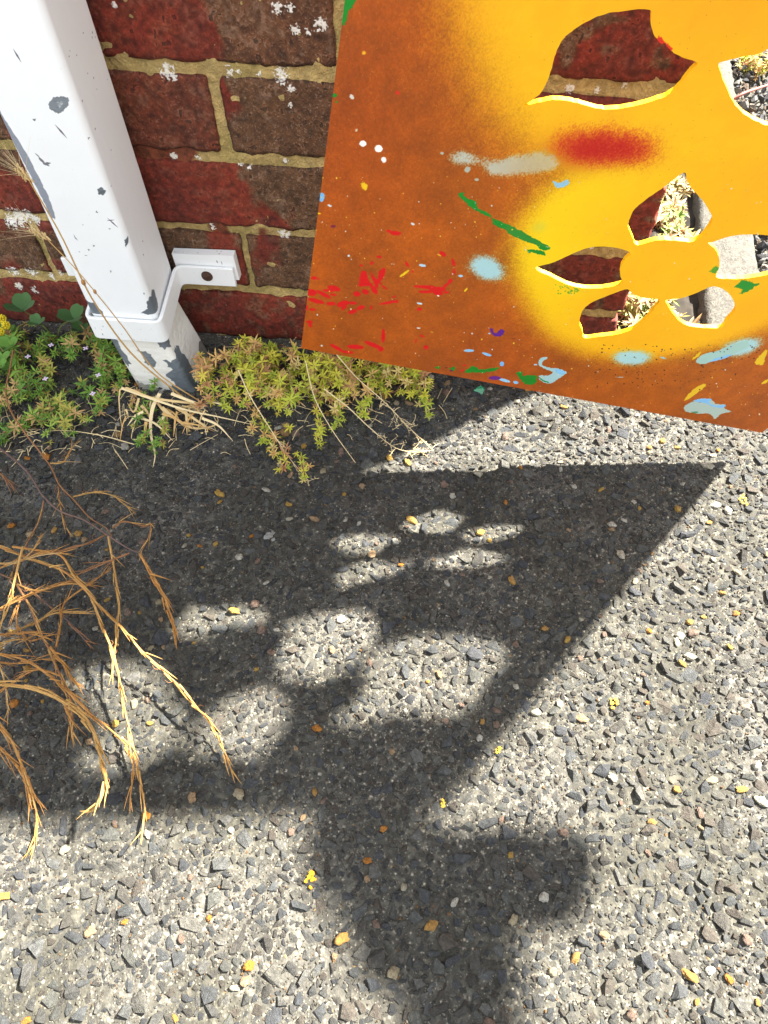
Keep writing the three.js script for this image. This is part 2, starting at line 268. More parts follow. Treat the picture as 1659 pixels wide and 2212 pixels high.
// ------------------------------------------------------------------ strip of soil, edging kerb and gravel past the wall's corner
{
  const kx = (z) => 0.307 - 0.104 * (z + 0.08);   // near side of the kerb
  const soilTex = (() => { const N = 512, d = new Uint8Array(N * N * 4), a = lattice(20, 71), b = lattice(90, 72), r = rng(73); for (let i = 0; i < N * N; i++) { const u = (i % N) / N, v = Math.floor(i / N) / N, k = 0.006 + 0.02 * a(u, v) * b(u, v) + 0.008 * r() * r(); d[i * 4] = S8(k * 1.15); d[i * 4 + 1] = S8(k * 0.9); d[i * 4 + 2] = S8(k * 0.66); d[i * 4 + 3] = 255; } return dataTex(d, N, N, true); })();
  const g = new THREE.PlaneGeometry(1, 1, 60, 160), p = g.attributes.position, uv = g.attributes.uv;
  for (let i = 0; i < p.count; i++) { const s = p.getX(i) + 0.5, t = 0.5 - p.getY(i), z = lerp(-2.4, 0.012, t), x = lerp(CORNER - 0.03, kx(z) + 0.02, s); p.setXYZ(i, x, 0.011 + 0.006 * noise3(x * 30, z * 30, 1) + 0.003 * noise3(x * 90, z * 90, 1) - (t > 0.985 ? 0.02 : 0), z); uv.setXY(i, x * 2, z * 2); }
  g.computeVertexNormals();
  const soil = mesh('soil_strip', g, new THREE.MeshStandardMaterial({ map: soilTex, roughness: 1, side: THREE.DoubleSide }), scene); soil.userData = { kind: 'structure', label: 'dark soil strip between the wall corner and the concrete kerb', category: 'soil' };
  const kerb = group('concrete_kerb', 'pale rough concrete edging kerb seen through the stencil flower', 'kerb');
  const ct = (() => { const N = 512, c = new Uint8Array(N * N * 4), b = new Uint8Array(N * N), a = lattice(60, 81), d = lattice(200, 82), e = lattice(10, 84), r = rng(83); for (let i = 0; i < N * N; i++) { const u = (i % N) / N, v = Math.floor(i / N) / N, q = r(), k = 0.022 + 0.03 * a(u, v) + 0.10 * d(u, v) * q + 0.012 * e(u, v) - (q > 0.86 ? 0.04 : 0); c[i * 4] = S8(k); c[i * 4 + 1] = S8(k * 0.94); c[i * 4 + 2] = S8(k * 0.8); c[i * 4 + 3] = 255; b[i] = 90 + 70 * a(u, v) + 80 * d(u, v); } return [dataTex(c, N, N, true), dataTex(b, N, N, false)]; })();
  const km = new THREE.MeshStandardMaterial({ map: ct[0], bumpMap: ct[1], bumpScale: 0.0016, roughness: 0.95 });
  for (const [za, zb] of [[0.02, -0.44], [-0.446, -1.34], [-1.346, -2.24]]) {
    const L = za - zb, bg = mergeVertices(new THREE.BoxGeometry(0.072, 0.12, L, 8, 8, Math.round(L / 0.01)).deleteAttribute('uv').deleteAttribute('normal'), 1e-5), q = bg.attributes.position, uvs = [];
    for (let i = 0; i < q.count; i++) {
      let x = q.getX(i), y = q.getY(i); const z = (za + zb) / 2 + q.getZ(i), R = 0.008, cx = clamp(x, -0.036 + R, 0.036 - R), cy = clamp(y, -1, 0.06 - R), l = Math.hypot(x - cx, y - cy);
      if (l > 0) { x = cx + (x - cx) / l * R; y = cy + (y - cy) / l * R; }
      const n = 0.0015 * noise3(x * 60, y * 60, z * 60) + 0.0008 * noise3(x * 200, y * 200, z * 200);
      q.setXYZ(i, kx(z) + 0.036 + x + n, y - 0.034 + n, z); uvs.push((x + y) * 4, z * 4);
    }
    bg.setAttribute('uv', new THREE.Float32BufferAttribute(uvs, 2)); bg.computeVertexNormals(); mesh('kerb_stone', bg, km, kerb);
  }
  const r = rng(91), list = []; for (let k = 0; k < 5200; k++) { const z = 0.0 - 1.4 * Math.pow(r(), 1.1), x = kx(z) + 0.078 + 0.5 * Math.pow(r(), 1.3); list.push([x, z, 0.006 + 0.012 * r() * r(), r(), r(), r()]); }
  const tones = [[0.12, 0.125, 0.135], [0.2, 0.2, 0.2], [0.3, 0.29, 0.27], [0.08, 0.085, 0.1], [0.22, 0.15, 0.1], [0.34, 0.3, 0.24]], grv = new THREE.Group(), m4 = new THREE.Matrix4(), q = new THREE.Quaternion(), col = new THREE.Color();
  grv.name = 'gravel'; tag(grv, 'loose dark grey gravel beyond the concrete kerb', 'gravel', null, 'stuff'); scene.add(grv);
  for (let v = 0; v < 4; v++) { const sub = list.filter((_, i) => i % 4 === v), im = new THREE.InstancedMesh(chipGeos[v * 3 + 1], stoneMat(1, 1, 1), sub.length); im.name = 'gravel_stones'; im.userData = { kind: 'stuff' }; sub.forEach(([x, z, s, a, b, c], i) => { q.setFromEuler(new THREE.Euler(a * 6, b * 6, c * 6)); im.setMatrixAt(i, m4.compose(V(x, 0.004 + s * 0.35 + 0.01 * c, z), q, V(s * 1.3, s * 1.2, s * 1.3))); const t = tones[(b * 6) | 0], f = 0.7 + 0.5 * a; im.setColorAt(i, col.setRGB(t[0] * f, t[1] * f, t[2] * f)); }); grv.add(im); }
}

// ------------------------------------------------------------------ white downpipe
const PX0 = -0.359, PX1 = -0.289, PZB = 0.012, PZF = 0.082;
{
  const dp = group('downpipe', 'white painted square downpipe with chipped grey patches fixed to the brick wall', 'downpipe');
  const PERIM = 0.28, TH = 0.42, W = 1120, H = 1680, k = W / PERIM, cv = document.createElement('canvas'); cv.width = W; cv.height = H;
  const c = cv.getContext('2d'), r = rng(101), css = (R, Gc, B) => `rgb(${R | 0},${Gc | 0},${B | 0})`;
  c.fillStyle = css(236, 238, 240); c.fillRect(0, 0, W, H);
  const P = (x, y, side) => { const q = side ? (() => { const v = rayOf(x, y), t = (PX1 - EYE.x) / v.x; return EYE.clone().addScaledVector(v, t); })() : atZ(x, y, PZF); return [(side ? 0.14 + (PZF - q.z) : 0.07 + q.x - PX0) * k, H - (q.y + 0.02) * k]; };
  for (let i = 0; i < 900; i++) { c.fillStyle = `rgba(${120 + 60 * r() | 0},${115 + 60 * r() | 0},110,${0.12 + 0.35 * r() * r()})`; const s = 0.6 + 2.2 * r() * r() * r(); c.beginPath(); c.ellipse(r() * W, H * Math.sqrt(r()), s, s * (0.6 + r()), r() * 3, 0, 7); c.fill(); }
  const patch = (pts, col = [98, 106, 114], rough = 3, side = false) => {
    const q = pts.map(([x, y]) => P(x, y, side)); c.beginPath();
    q.forEach((a, i) => { const b = q[(i + 1) % q.length]; for (let t = 0; t < 6; t++) { const x = lerp(a[0], b[0], t / 6) + (r() - 0.5) * rough * 2, y = lerp(a[1], b[1], t / 6) + (r() - 0.5) * rough * 2; i || t ? c.lineTo(x, y) : c.moveTo(x, y); } });
    c.closePath(); c.fillStyle = css(...col); c.fill();
    c.save(); c.clip(); for (let t = 0; t < 60; t++) { const v = 70 + 80 * r(); c.fillStyle = `rgba(${v | 0},${v + 6 | 0},${v + 12 | 0},0.25)`; const a = q[(r() * q.length) | 0], b = q[(r() * q.length) | 0], m = r(); c.fillRect(lerp(a[0], b[0], m), lerp(a[1], b[1], m), 2 + 14 * r(), 1 + 3 * r()); } c.restore();
  };
  const scratch = (a, b, w, col = [88, 88, 104]) => { const A = P(...a), B = P(...b), nx = -(B[1] - A[1]), ny = B[0] - A[0], l = Math.hypot(nx, ny); c.beginPath(); c.moveTo(...A); c.lineTo((A[0] + B[0]) / 2 + nx / l * w, (A[1] + B[1]) / 2 + ny / l * w); c.lineTo(...B); c.lineTo((A[0] + B[0]) / 2 - nx / l * w, (A[1] + B[1]) / 2 - ny / l * w); c.closePath(); c.fillStyle = css(...col); c.fill(); };
  // the marks of the photograph
  patch([[107, 222], [118, 210], [140, 208], [151, 212], [149, 228], [138, 240], [128, 246], [110, 236]], [120, 128, 136], 2); patch([[122, 222], [140, 219], [132, 234]], [176, 184, 190], 2);
  scratch([30, 104], [49, 136], 3); scratch([120, 268], [148, 300], 3.5); scratch([233, 470], [258, 493], 3); scratch([232, 477], [250, 475], 2);
  patch([[212, 408], [222, 405], [230, 413], [226, 422], [215, 420]], [90, 98, 106], 2); patch([[271, 520], [280, 515], [279, 528], [273, 534]], [90, 98, 106], 2);
  patch([[-20, 208], [0, 240], [26, 278], [66, 342], [88, 388], [106, 424], [121, 466], [121, 474], [113, 470], [92, 428], [72, 388], [48, 344], [10, 282], [-20, 226]], [138, 144, 156], 2);
  patch([[78, 330], [110, 360], [96, 356]], [120, 120, 130], 2); patch([[72, 258], [80, 256], [78, 262]], [110, 110, 120], 1); patch([[100, 350], [112, 352], [104, 356]], [90, 90, 100], 1);
  patch([[176, 646], [190, 652], [205, 655], [222, 672], [226, 678], [186, 677], [181, 662]]); patch([[318, 655], [325, 646], [331, 650], [340, 643], [352, 650], [358, 678], [352, 682], [330, 681], [306, 676], [320, 668]]);
  patch([[160, 505], [170, 520], [164, 515]], [150, 150, 155], 1); patch([[210, 455], [214, 460], [209, 459]], [90, 90, 100], 1);
  for (let i = 0; i < 26; i++) patch([[150 + 200 * r(), 100 + 560 * r()]].flatMap(([x, y]) => [[x, y], [x + 3 + 3 * r(), y + 1], [x + 2, y + 4 * r() + 1]]), [120, 120, 128], 1);
  const tex = new THREE.CanvasTexture(cv); tex.colorSpace = THREE.SRGBColorSpace; tex.wrapS = THREE.RepeatWrapping; tex.wrapT = THREE.MirroredRepeatWrapping;
  const flat = (() => { const N = 256, d = new Uint8Array(N * N), a = lattice(10, 103), b = lattice(60, 104); for (let i = 0; i < N * N; i++) { const u = (i % N) / N, v = Math.floor(i / N) / N; d[i] = 255 * (0.6 * a(u, v) + 0.4 * b(u, v)); } return dataTex(d, N, N, false); })();
  const wm = new THREE.MeshStandardMaterial({ map: tex, roughness: 0.42, bumpMap: flat, bumpScale: 0.0004 });
  // rings of a rounded square: [y, x0, x1, z0, z1]
  const sq = (rings, R = 0.0065) => {
    const pos = [], uv = [], idx = []; let n = 0;
    rings.forEach(([y, x0, x1, z0, z1]) => {
      const pts = []; const arc = (cx, cz, a0) => { for (let t = 0; t <= 5; t++) { const a = a0 + t / 5 * Math.PI / 2; pts.push([cx + R * Math.cos(a), cz + R * Math.sin(a)]); } };
      arc(x0 + R, z0 + R, Math.PI); pts.reverse(); const lead = pts.splice(0);   // back left corner first
      lead.forEach((q) => pts.push(q)); const fl = []; for (let t = 0; t <= 5; t++) { const a = Math.PI - t / 5 * Math.PI / 2; fl.push([x0 + R + R * Math.cos(a), z1 - R + R * Math.sin(a)]); } pts.push(...fl);
      for (let t = 0; t <= 5; t++) { const a = Math.PI / 2 - t / 5 * Math.PI / 2; pts.push([x1 - R + R * Math.cos(a), z1 - R + R * Math.sin(a)]); }
      for (let t = 0; t <= 5; t++) { const a = -t / 5 * Math.PI / 2; pts.push([x1 - R + R * Math.cos(a), z0 + R + R * Math.sin(a)]); }
      pts.push(pts[0].slice());
      let s = 0; const per = []; pts.forEach((q, i) => { if (i) s += Math.hypot(q[0] - pts[i - 1][0], q[1] - pts[i - 1][1]); per.push(s); });
      n = pts.length; pts.forEach((q, i) => { pos.push(q[0], y, q[1]); uv.push(per[i] / PERIM, (y + 0.02) / TH); });
    });
    for (let j = 0; j < rings.length - 1; j++) for (let i = 0; i < n - 1; i++) { const a = j * n + i, b = a + n; idx.push(a, a + 1, b, a + 1, b + 1, b); }
    const g = new THREE.BufferGeometry(); g.setAttribute('position', new THREE.Float32BufferAttribute(pos, 3)); g.setAttribute('uv', new THREE.Float32BufferAttribute(uv, 2)); g.setIndex(idx); g.computeVertexNormals(); return g;
  };
  const up = []; for (let y = 0.088; y < 1.5; y += 0.08) up.push([y, PX0, PX1, PZB, PZF]); up.push([1.5, PX0, PX1, PZB, PZF]);
  const inner = [[0.094, PX0 + 0.003, PX1 - 0.003, PZB + 0.003, PZF - 0.003], [0.0885, PX0 + 0.001, PX1 - 0.001, PZB + 0.001, PZF - 0.001]];
  mesh('pipe', merge([sq([...inner, ...up])]), wm, dp);
  // lower length: knocked sideways, with big flakes of bare grey
  const cv2 = document.createElement('canvas'); cv2.width = 840; cv2.height = 360; const c2 = cv2.getContext('2d'), kk = 3000;
  c2.fillStyle = css(216, 214, 206); c2.fillRect(0, 0, 840, 360);
  for (let i = 0; i < 1500; i++) { const v = 120 + 90 * r(); c2.fillStyle = `rgba(${v | 0},${v * 0.96 | 0},${v * 0.86 | 0},${0.1 + 0.35 * r() * r()})`; c2.beginPath(); c2.ellipse(r() * 840, 360 * r(), 0.8 + 5 * r() * r() * r(), 1 + 9 * r() * r() * r(), 0.2, 0, 7); c2.fill(); }
  const flake = (pts, col) => { c2.beginPath(); pts.forEach((a, i) => { const b = pts[(i + 1) % pts.length]; for (let t = 0; t < 5; t++) { const x = lerp(a[0], b[0], t / 5) * kk + (r() - 0.5) * 12, y = 360 - (lerp(a[1], b[1], t / 5) + 0.02) * kk + (r() - 0.5) * 12; i || t ? c2.lineTo(x, y) : c2.moveTo(x, y); } }); c2.closePath(); c2.fillStyle = css(...col); c2.fill(); c2.save(); c2.clip(); for (let t = 0; t < 260; t++) { const v = 80 + 60 * r(), a = pts[(r() * pts.length) | 0], b = pts[(r() * pts.length) | 0], m = r(); c2.fillStyle = `rgba(${v | 0},${v + 8 | 0},${v + 14 | 0},0.22)`; c2.fillRect(lerp(a[0], b[0], m) * kk, 360 - (lerp(a[1], b[1], m) + 0.02) * kk, 3 + 20 * r(), 1 + 2 * r()); } c2.restore(); };
  // perimeter metres (front spans 0.066 to 0.130), height metres
  flake([[0.066, 0.07], [0.074, 0.066], [0.072, 0.052], [0.078, 0.035], [0.071, 0.03], [0.064, 0.045]], [92, 99, 104]);
  flake([[0.092, 0.052], [0.103, 0.05], [0.106, 0.036], [0.1, 0.03], [0.094, 0.036], [0.095, 0.045]], [98, 104, 108]);
  flake([[0.118, 0.07], [0.132, 0.07], [0.138, 0.062], [0.132, 0.052], [0.12, 0.056]], [88, 96, 102]);
  flake([[0.116, 0.042], [0.128, 0.04], [0.136, 0.05], [0.144, 0.046], [0.15, 0.028], [0.152, 0.016], [0.144, 0.012], [0.147, -0.01], [0.11, -0.015], [0.104, 0.0], [0.108, 0.006], [0.118, 0.012], [0.111, 0.02], [0.12, 0.03]], [92, 100, 106]);
  flake([[0.072, 0.012], [0.082, 0.008], [0.096, 0.004], [0.1, -0.012], [0.066, -0.012]], [150, 146, 134]); flake([[0.19, 0.02], [0.2, 0.01], [0.2, -0.015], [0.155, -0.015], [0.16, 0.004]], [110, 108, 100]);
  const t2 = new THREE.CanvasTexture(cv2); t2.colorSpace = THREE.SRGBColorSpace; t2.wrapS = t2.wrapT = THREE.ClampToEdgeWrapping;
  const low = []; for (let t = 0; t <= 10; t++) { const y = lerp(0.088, -0.02, t / 10), s = clamp((0.072 - y) / 0.08, 0, 1), sx = 0.024 * s, sz = 0.016 * s; low.push([y, PX0 + 0.004 + sx, PX1 - 0.004 + sx + 0.004 * s, PZB + 0.004 + sz * 0.8, PZF - 0.003 + sz + 0.003 * s]); }
  const lg = sq(low.reverse(), 0.006), lp = lg.attributes.position, luv = lg.attributes.uv;
  for (let i = 0; i < lp.count; i++) { const f = 0.0012 * noise3(lp.getX(i) * 40, lp.getY(i) * 40, lp.getZ(i) * 40); lp.setXYZ(i, lp.getX(i) + f, lp.getY(i), lp.getZ(i) + f); luv.setXY(i, luv.getX(i), (lp.getY(i) + 0.02) / 0.12); }
  lg.computeVertexNormals(); mesh('lower_pipe', lg, new THREE.MeshStandardMaterial({ map: t2, roughness: 0.6, bumpMap: flat, bumpScale: 0.0012 }), dp);
  // bent strap that clasps the pipe, with its ear against the wall
  const fillet = (pts, R) => { const out = [pts[0]]; for (let i = 1; i < pts.length - 1; i++) { const [a, b, d] = [pts[i - 1], pts[i], pts[i + 1]], la = Math.hypot(a[0] - b[0], a[1] - b[1]), lb = Math.hypot(d[0] - b[0], d[1] - b[1]), q = Math.min(R, la / 2, lb / 2), A = [b[0] + (a[0] - b[0]) / la * q, b[1] + (a[1] - b[1]) / la * q], D = [b[0] + (d[0] - b[0]) / lb * q, b[1] + (d[1] - b[1]) / lb * q]; for (let t = 0; t <= 6; t++) { const s = t / 6; out.push([(1 - s) ** 2 * A[0] + 2 * s * (1 - s) * b[0] + s * s * D[0], (1 - s) ** 2 * A[1] + 2 * s * (1 - s) * b[1] + s * s * D[1]]); } } out.push(pts[pts.length - 1]); return out; };
  const path = fillet([[PX0 - 0.05, 0.014], [PX0 - 0.004, 0.014], [PX0 - 0.004, PZF + 0.0035], [PX1 + 0.0035, PZF + 0.0035], [PX1 + 0.005, 0.0145], [PX1 + 0.0665, 0.0135]], 0.008);
  const T = 0.0019, yOf = (z, x, top) => { const s = clamp((PZF - z) / 0.07, 0, 1); return (top ? 0.0945 : 0.067) + 0.017 * s - (top ? 0.002 : -0.003) * s; }, prof = [];
  path.forEach((q, i) => { const a = path[Math.max(0, i - 1)], b = path[Math.min(path.length - 1, i + 1)], l = Math.hypot(b[0] - a[0], b[1] - a[1]) || 1, nx = -(b[1] - a[1]) / l, nz = (b[0] - a[0]) / l, e = 0.0007, y0 = yOf(q[1], q[0], 0), y1 = yOf(q[1], q[0], 1);
    prof.push([[T, y0 + e], [T, y1 - e], [T - e, y1], [-T + e, y1], [-T, y1 - e], [-T, y0 + e], [-T + e, y0], [T - e, y0]].map(([o, y]) => [q[0] + nx * o, y, q[1] + nz * o])); });
  const pos = []; const quad = (a, b, d, e) => pos.push(...a, ...b, ...d, ...a, ...d, ...e);
  for (let i = 0; i < prof.length - 1; i++) for (let j = 0; j < 8; j++) { const m = (j + 1) % 8; quad(prof[i][j], prof[i + 1][j], prof[i + 1][m], prof[i][m]); }
  for (const [i, f] of [[0, 1], [prof.length - 1, 0]]) for (let j = 1; j < 7; j++) f ? pos.push(...prof[i][0], ...prof[i][j], ...prof[i][j + 1]) : pos.push(...prof[i][0], ...prof[i][j + 1], ...prof[i][j]);
  const sg = new THREE.BufferGeometry(); sg.setAttribute('position', new THREE.Float32BufferAttribute(pos, 3)); sg.computeVertexNormals();
  { const u = [], p = sg.attributes.position; for (let i = 0; i < p.count; i++) u.push((p.getX(i) + p.getZ(i)) * 6 + 0.2, p.getY(i) * 5); sg.setAttribute('uv', new THREE.Float32BufferAttribute(u, 2)); }
  const st = (() => { const q = document.createElement('canvas'); q.width = 1024; q.height = 512; const d = q.getContext('2d'); d.fillStyle = css(234, 236, 237); d.fillRect(0, 0, 1024, 512); for (let i = 0; i < 260; i++) { const s = r(), v = 100 + 70 * r(); d.fillStyle = `rgba(${v | 0},${v | 0},${v + 4 | 0},${0.25 + 0.6 * r()})`; d.beginPath(); d.ellipse(r() * 1024, r() * 512, 1 + 5 * s * s * s, 1 + 9 * r() * s * s, r() * 3, 0, 7); d.fill(); } const t = new THREE.CanvasTexture(q); t.colorSpace = THREE.SRGBColorSpace; t.wrapS = t.wrapT = THREE.RepeatWrapping; return t; })();
  const sm = new THREE.MeshStandardMaterial({ map: st, roughness: 0.45 });
  const strap = mesh('bracket_strap', sg, sm, dp);
  const hole = mesh('rusty_screw', merge([new THREE.CylinderGeometry(0.0058, 0.0066, 0.002, 20).rotateX(Math.PI / 2), new THREE.SphereGeometry(0.0048, 14, 8).scale(1, 1, 0.35).translate(-0.0006, 0.0003, 0.0008), new THREE.BoxGeometry(0.007, 0.0012, 0.0012).rotateZ(0.5).translate(0, 0, 0.0024)]), mat(0.075, 0.034, 0.02, 0.85, { bumpMap: flat, bumpScale: 0.0008 }), strap);
  { const q = atZ(447, 597, 0.0162); hole.position.set(q.x, q.y, 0.0159); }
  const pg = new THREE.BoxGeometry(0.066, 0.03, 0.0095); { const u = pg.attributes.uv; for (let i = 0; i < u.count; i++) u.setXY(i, u.getX(i) * 0.4, u.getY(i) * 0.15 + 0.5); }
  const pk = mesh('wall_packer', pg, sm, dp); pk.position.set(-0.2525, 0.1065, 0.0063); pk.rotation.z = 0.03;
}

// ------------------------------------------------------------------ stencil board, held upright in front of the wall
const BA = V(-0.12553, 0.12894, 0.14318), AB = V(0.97849, -0.19986, -0.05117), AD = V(0.20498, 0.96988, 0.13160), BN = V(0.02332, -0.13926, 0.98998), BW = 0.4667, BH = 0.605, BT = 0.0036;
const onBoard = (x, y) => { const v = rayOf(x, y), t = BA.clone().sub(EYE).dot(BN) / v.dot(BN), p = EYE.clone().addScaledVector(v, t).sub(BA); return [p.dot(AB), p.dot(AD)]; };
const sunToBoard = (x, y) => { const g = G(x, y), k = g.clone().sub(BA).dot(BN) / sunTravel.dot(BN), p = g.addScaledVector(sunTravel, -k).sub(BA); return [p.dot(AB), p.dot(AD)]; };
{
  const R3 = (p) => p.map(([x, y]) => [630.4 + x * 0.32, y * 0.32]), R4 = (p) => p.map(([x, y]) => [1095 + x * 0.34, y * 0.34]), R5 = (p) => p.map(([x, y]) => [630.4 + x * 0.32, 464.5 + y * 0.32]), R6 = (p) => p.map(([x, y]) => [1095 + x * 0.34, 464.5 + y * 0.34]);
  const uvOf = (p) => p.map(([x, y]) => onBoard(x, y)), shd = (p) => p.map(([x, y]) => sunToBoard(x, y));
  const holes = [
    uvOf(R4([[105, 672], [170, 630], [215, 590], [250, 530], [285, 430], [310, 340], [360, 245], [430, 185], [520, 130], [620, 90], [740, 70], [910, 65], [912, 130], [930, 210], [960, 255], [985, 280], [1000, 272], [1020, 300], [1060, 335], [1130, 372], [1210, 400], [1150, 470], [1090, 550], [1030, 600], [930, 640], [800, 675], [640, 695], [560, 685], [450, 655], [370, 638], [290, 635], [200, 650]])),
    uvOf(R6([[180, 338], [300, 300], [430, 240], [520, 208], [620, 200], [710, 212], [785, 245], [745, 290], [722, 340], [722, 390], [735, 430], [680, 450], [580, 466], [480, 463], [380, 440], [280, 390]])),
    uvOf(R6([[490, 780], [480, 740], [462, 690], [465, 650], [490, 595], [540, 555], [620, 520], [700, 490], [765, 472], [800, 500], [870, 525], [970, 540], [930, 600], [880, 660], [800, 725], [700, 757], [590, 772]])),
    uvOf(R6([[1010, 540], [1100, 530], [1180, 505], [1260, 470], [1300, 455], [1350, 460], [1410, 500], [1450, 570], [1440, 620], [1395, 670], [1365, 715], [1290, 717], [1200, 712], [1120, 690], [1060, 630], [1025, 580]])),
    uvOf(R6([[1275, 180], [1310, 170], [1400, 140], [1500, 125], [1659, 130], [1760, 170], [1880, 270], [1780, 345], [1659, 378], [1540, 400], [1430, 405], [1330, 395], [1350, 330], [1345, 260], [1320, 210]])),
    uvOf(R4([[1130, 1095], [1060, 1140], [980, 1200], [880, 1270], [810, 1330], [780, 1390], [770, 1435], [795, 1500], [820, 1555], [860, 1550], [930, 1530], [1000, 1525], [1090, 1530], [1180, 1535], [1230, 1510], [1290, 1430], [1305, 1390], [1280, 1330], [1240, 1270], [1190, 1215], [1145, 1150]])),
    [...uvOf(R4([[1345, 405], [1360, 460], [1385, 530], [1430, 630], [1480, 700], [1530, 740], [1600, 775], [1659, 795]])), ...shd([[795, 1338], [808, 1385], [768, 1442], [700, 1478], [622, 1474], [602, 1430], [613, 1392]]), ...uvOf(R4([[1659, 310], [1590, 345], [1500, 360], [1400, 385]]))],
    shd([[165, 1450], [250, 1428], [335, 1440], [352, 1480], [392, 1540], [388, 1595], [325, 1645], [250, 1668], [178, 1664], [192, 1622], [232, 1580], [215, 1540], [170, 1492]]),
    shd([[410, 1590], [450, 1545], [520, 1500], [560, 1490], [605, 1520], [612, 1560], [590, 1600], [560, 1640], [490, 1640], [430, 1625]]),
    shd([[712, 1565], [760, 1525], [790, 1500], [780, 1450], [830, 1400], [900, 1378], [1010, 1385], [1085, 1405], [1080, 1450], [1040, 1490], [1010, 1540], [950, 1560], [860, 1550], [780, 1575]]),
  ];
  const shape = new THREE.Shape([[0, 0], [BW, 0], [BW, BH], [0, BH]].map(([x, y]) => new THREE.Vector2(x, y)));
  holes.forEach((h, n) => {
    const c = new THREE.CatmullRomCurve3(h.map(([x, y]) => V(x, y, 0)), true, 'centripetal'), pts = [];
    const m = h.length * 4; for (let i = 0; i < m; i++) { const q = c.getPoint(i / m); pts.push(new THREE.Vector2(q.x + 0.00025 * noise3(q.x * 300, q.y * 300, n), q.y + 0.00025 * noise3(q.x * 300, q.y * 300, n + 20))); }
    shape.holes.push(new THREE.Path(pts));
  });
  // paint, laid out in the board's own metres
  const K = 3300, W = Math.round(BW * K), H = Math.round(BH * K), T = (p) => p.map(([x, y]) => { const [u, v] = onBoard(x, y); return [u * K, H - v * K]; }), r = rng(111);
  const canvas = (w, h) => { const q = document.createElement('canvas'); q.width = w; q.height = h; return q; };
  const poly = (c, pts) => { c.beginPath(); pts.forEach((q, i) => i ? c.lineTo(...q) : c.moveTo(...q)); c.closePath(); c.fill(); };
  const SC = 4, mw = Math.ceil(W / SC), mh = Math.ceil(H / SC);
  const soft = (polys, rad) => {   // soft-edged spray mask from outlines
    const q = canvas(mw, mh), c = q.getContext('2d'); c.fillStyle = '#fff'; for (const p of polys) poly(c, p.map(([x, y]) => [x / SC, y / SC]));
    const d = c.getImageData(0, 0, mw, mh).data; let a = new Float32Array(mw * mh); for (let i = 0; i < a.length; i++) a[i] = d[i * 4 + 3] / 255;
    for (let pass = 0; pass < 3; pass++) for (const [n, m, sn, sm] of [[mh, mw, mw, 1], [mw, mh, 1, mw]]) { const b = new Float32Array(a.length); for (let j = 0; j < n; j++) { let s = 0; const at = (i) => a[j * sn + clamp(i, 0, m - 1) * sm]; for (let i = -rad; i <= rad; i++) s += at(i); for (let i = 0; i < m; i++) { b[j * sn + i * sm] = s / (2 * rad + 1); s += at(i + rad + 1) - at(i - rad); } } a = b; }
    return (x, y) => { const X = clamp(x / SC - 0.5, 0, mw - 1.01), Y = clamp(y / SC - 0.5, 0, mh - 1.01), i = X | 0, j = Y | 0, fx = X - i, fy = Y - j, o = j * mw + i; return (a[o] * (1 - fx) + a[o + 1] * fx) * (1 - fy) + (a[o + mw] * (1 - fx) + a[o + mw + 1] * fx) * fy; };
  };
  const far = 5000, edgeTop = H - 0.60 * K;
  const upper = [...T([[1235, 372], [1130, 330], [1085, 300], [1055, 240], [1035, 160], [990, 90], [950, 0]]), [0.02 * K, edgeTop], [W + 40, edgeTop], [W + 40, H - 0.2 * K], ...T([[1620, 400], [1400, 420]])];
  const glow = T([[1180, 400], [1125, 460], [1112, 520], [1105, 570], [1130, 640], [1155, 690], [1195, 735], [1260, 765], [1350, 778], [1450, 772], [1540, 752], [1659, 712], [1800, 640], [1800, 380], [1500, 330], [1300, 350]]);
  const mUpper = soft([upper], 19), mGlow = soft([glow], 12), mFaint = soft([T([[1000, 330], [960, 200], [900, 60], [880, 0], [1659, 0], [1659, 860], [1500, 860], [1300, 850], [1120, 760], [1040, 640], [1060, 480]])], 26);
  const mRed = soft([T([[1170, 312], [1220, 290], [1300, 285], [1370, 290], [1400, 312], [1440, 335], [1390, 350], [1300, 350], [1230, 345]])], 6), mRed2 = soft([T([[1160, 310], [1230, 278], [1370, 282], [1400, 308], [1460, 316], [1505, 312], [1440, 352], [1300, 362], [1215, 352]])], 8);
  const mBlue = soft([R5([[1215, 300], [1270, 270], [1350, 310], [1420, 360], [1425, 420], [1350, 430], [1260, 400], [1215, 360]]), R6([[660, 895], [760, 870], [880, 880], [920, 915], [840, 945], [740, 940]]), R6([[1380, 835], [1480, 800], [1610, 785], [1600, 830], [1500, 880], [1400, 890]])].map((p) => T(p)), 4);
  const mGrey = soft([R3([[1045, 1075], [1080, 1030], [1150, 1020], [1225, 1035], [1240, 1065], [1330, 1075], [1380, 1095], [1460, 1060], [1560, 1040], [1690, 1020], [1760, 1045], [1820, 1100], [1780, 1140], [1659, 1165], [1540, 1170], [1440, 1185], [1340, 1180], [1290, 1165], [1330, 1130], [1260, 1100], [1200, 1112], [1110, 1108]])].map((p) => T(p)), 2);
  const mPale = soft([R4([[165, 1460], [190, 1420], [230, 1405], [240, 1440], [200, 1475]])].map((p) => T(p)), 2);
  const cv = canvas(W, H), c = cv.getContext('2d');
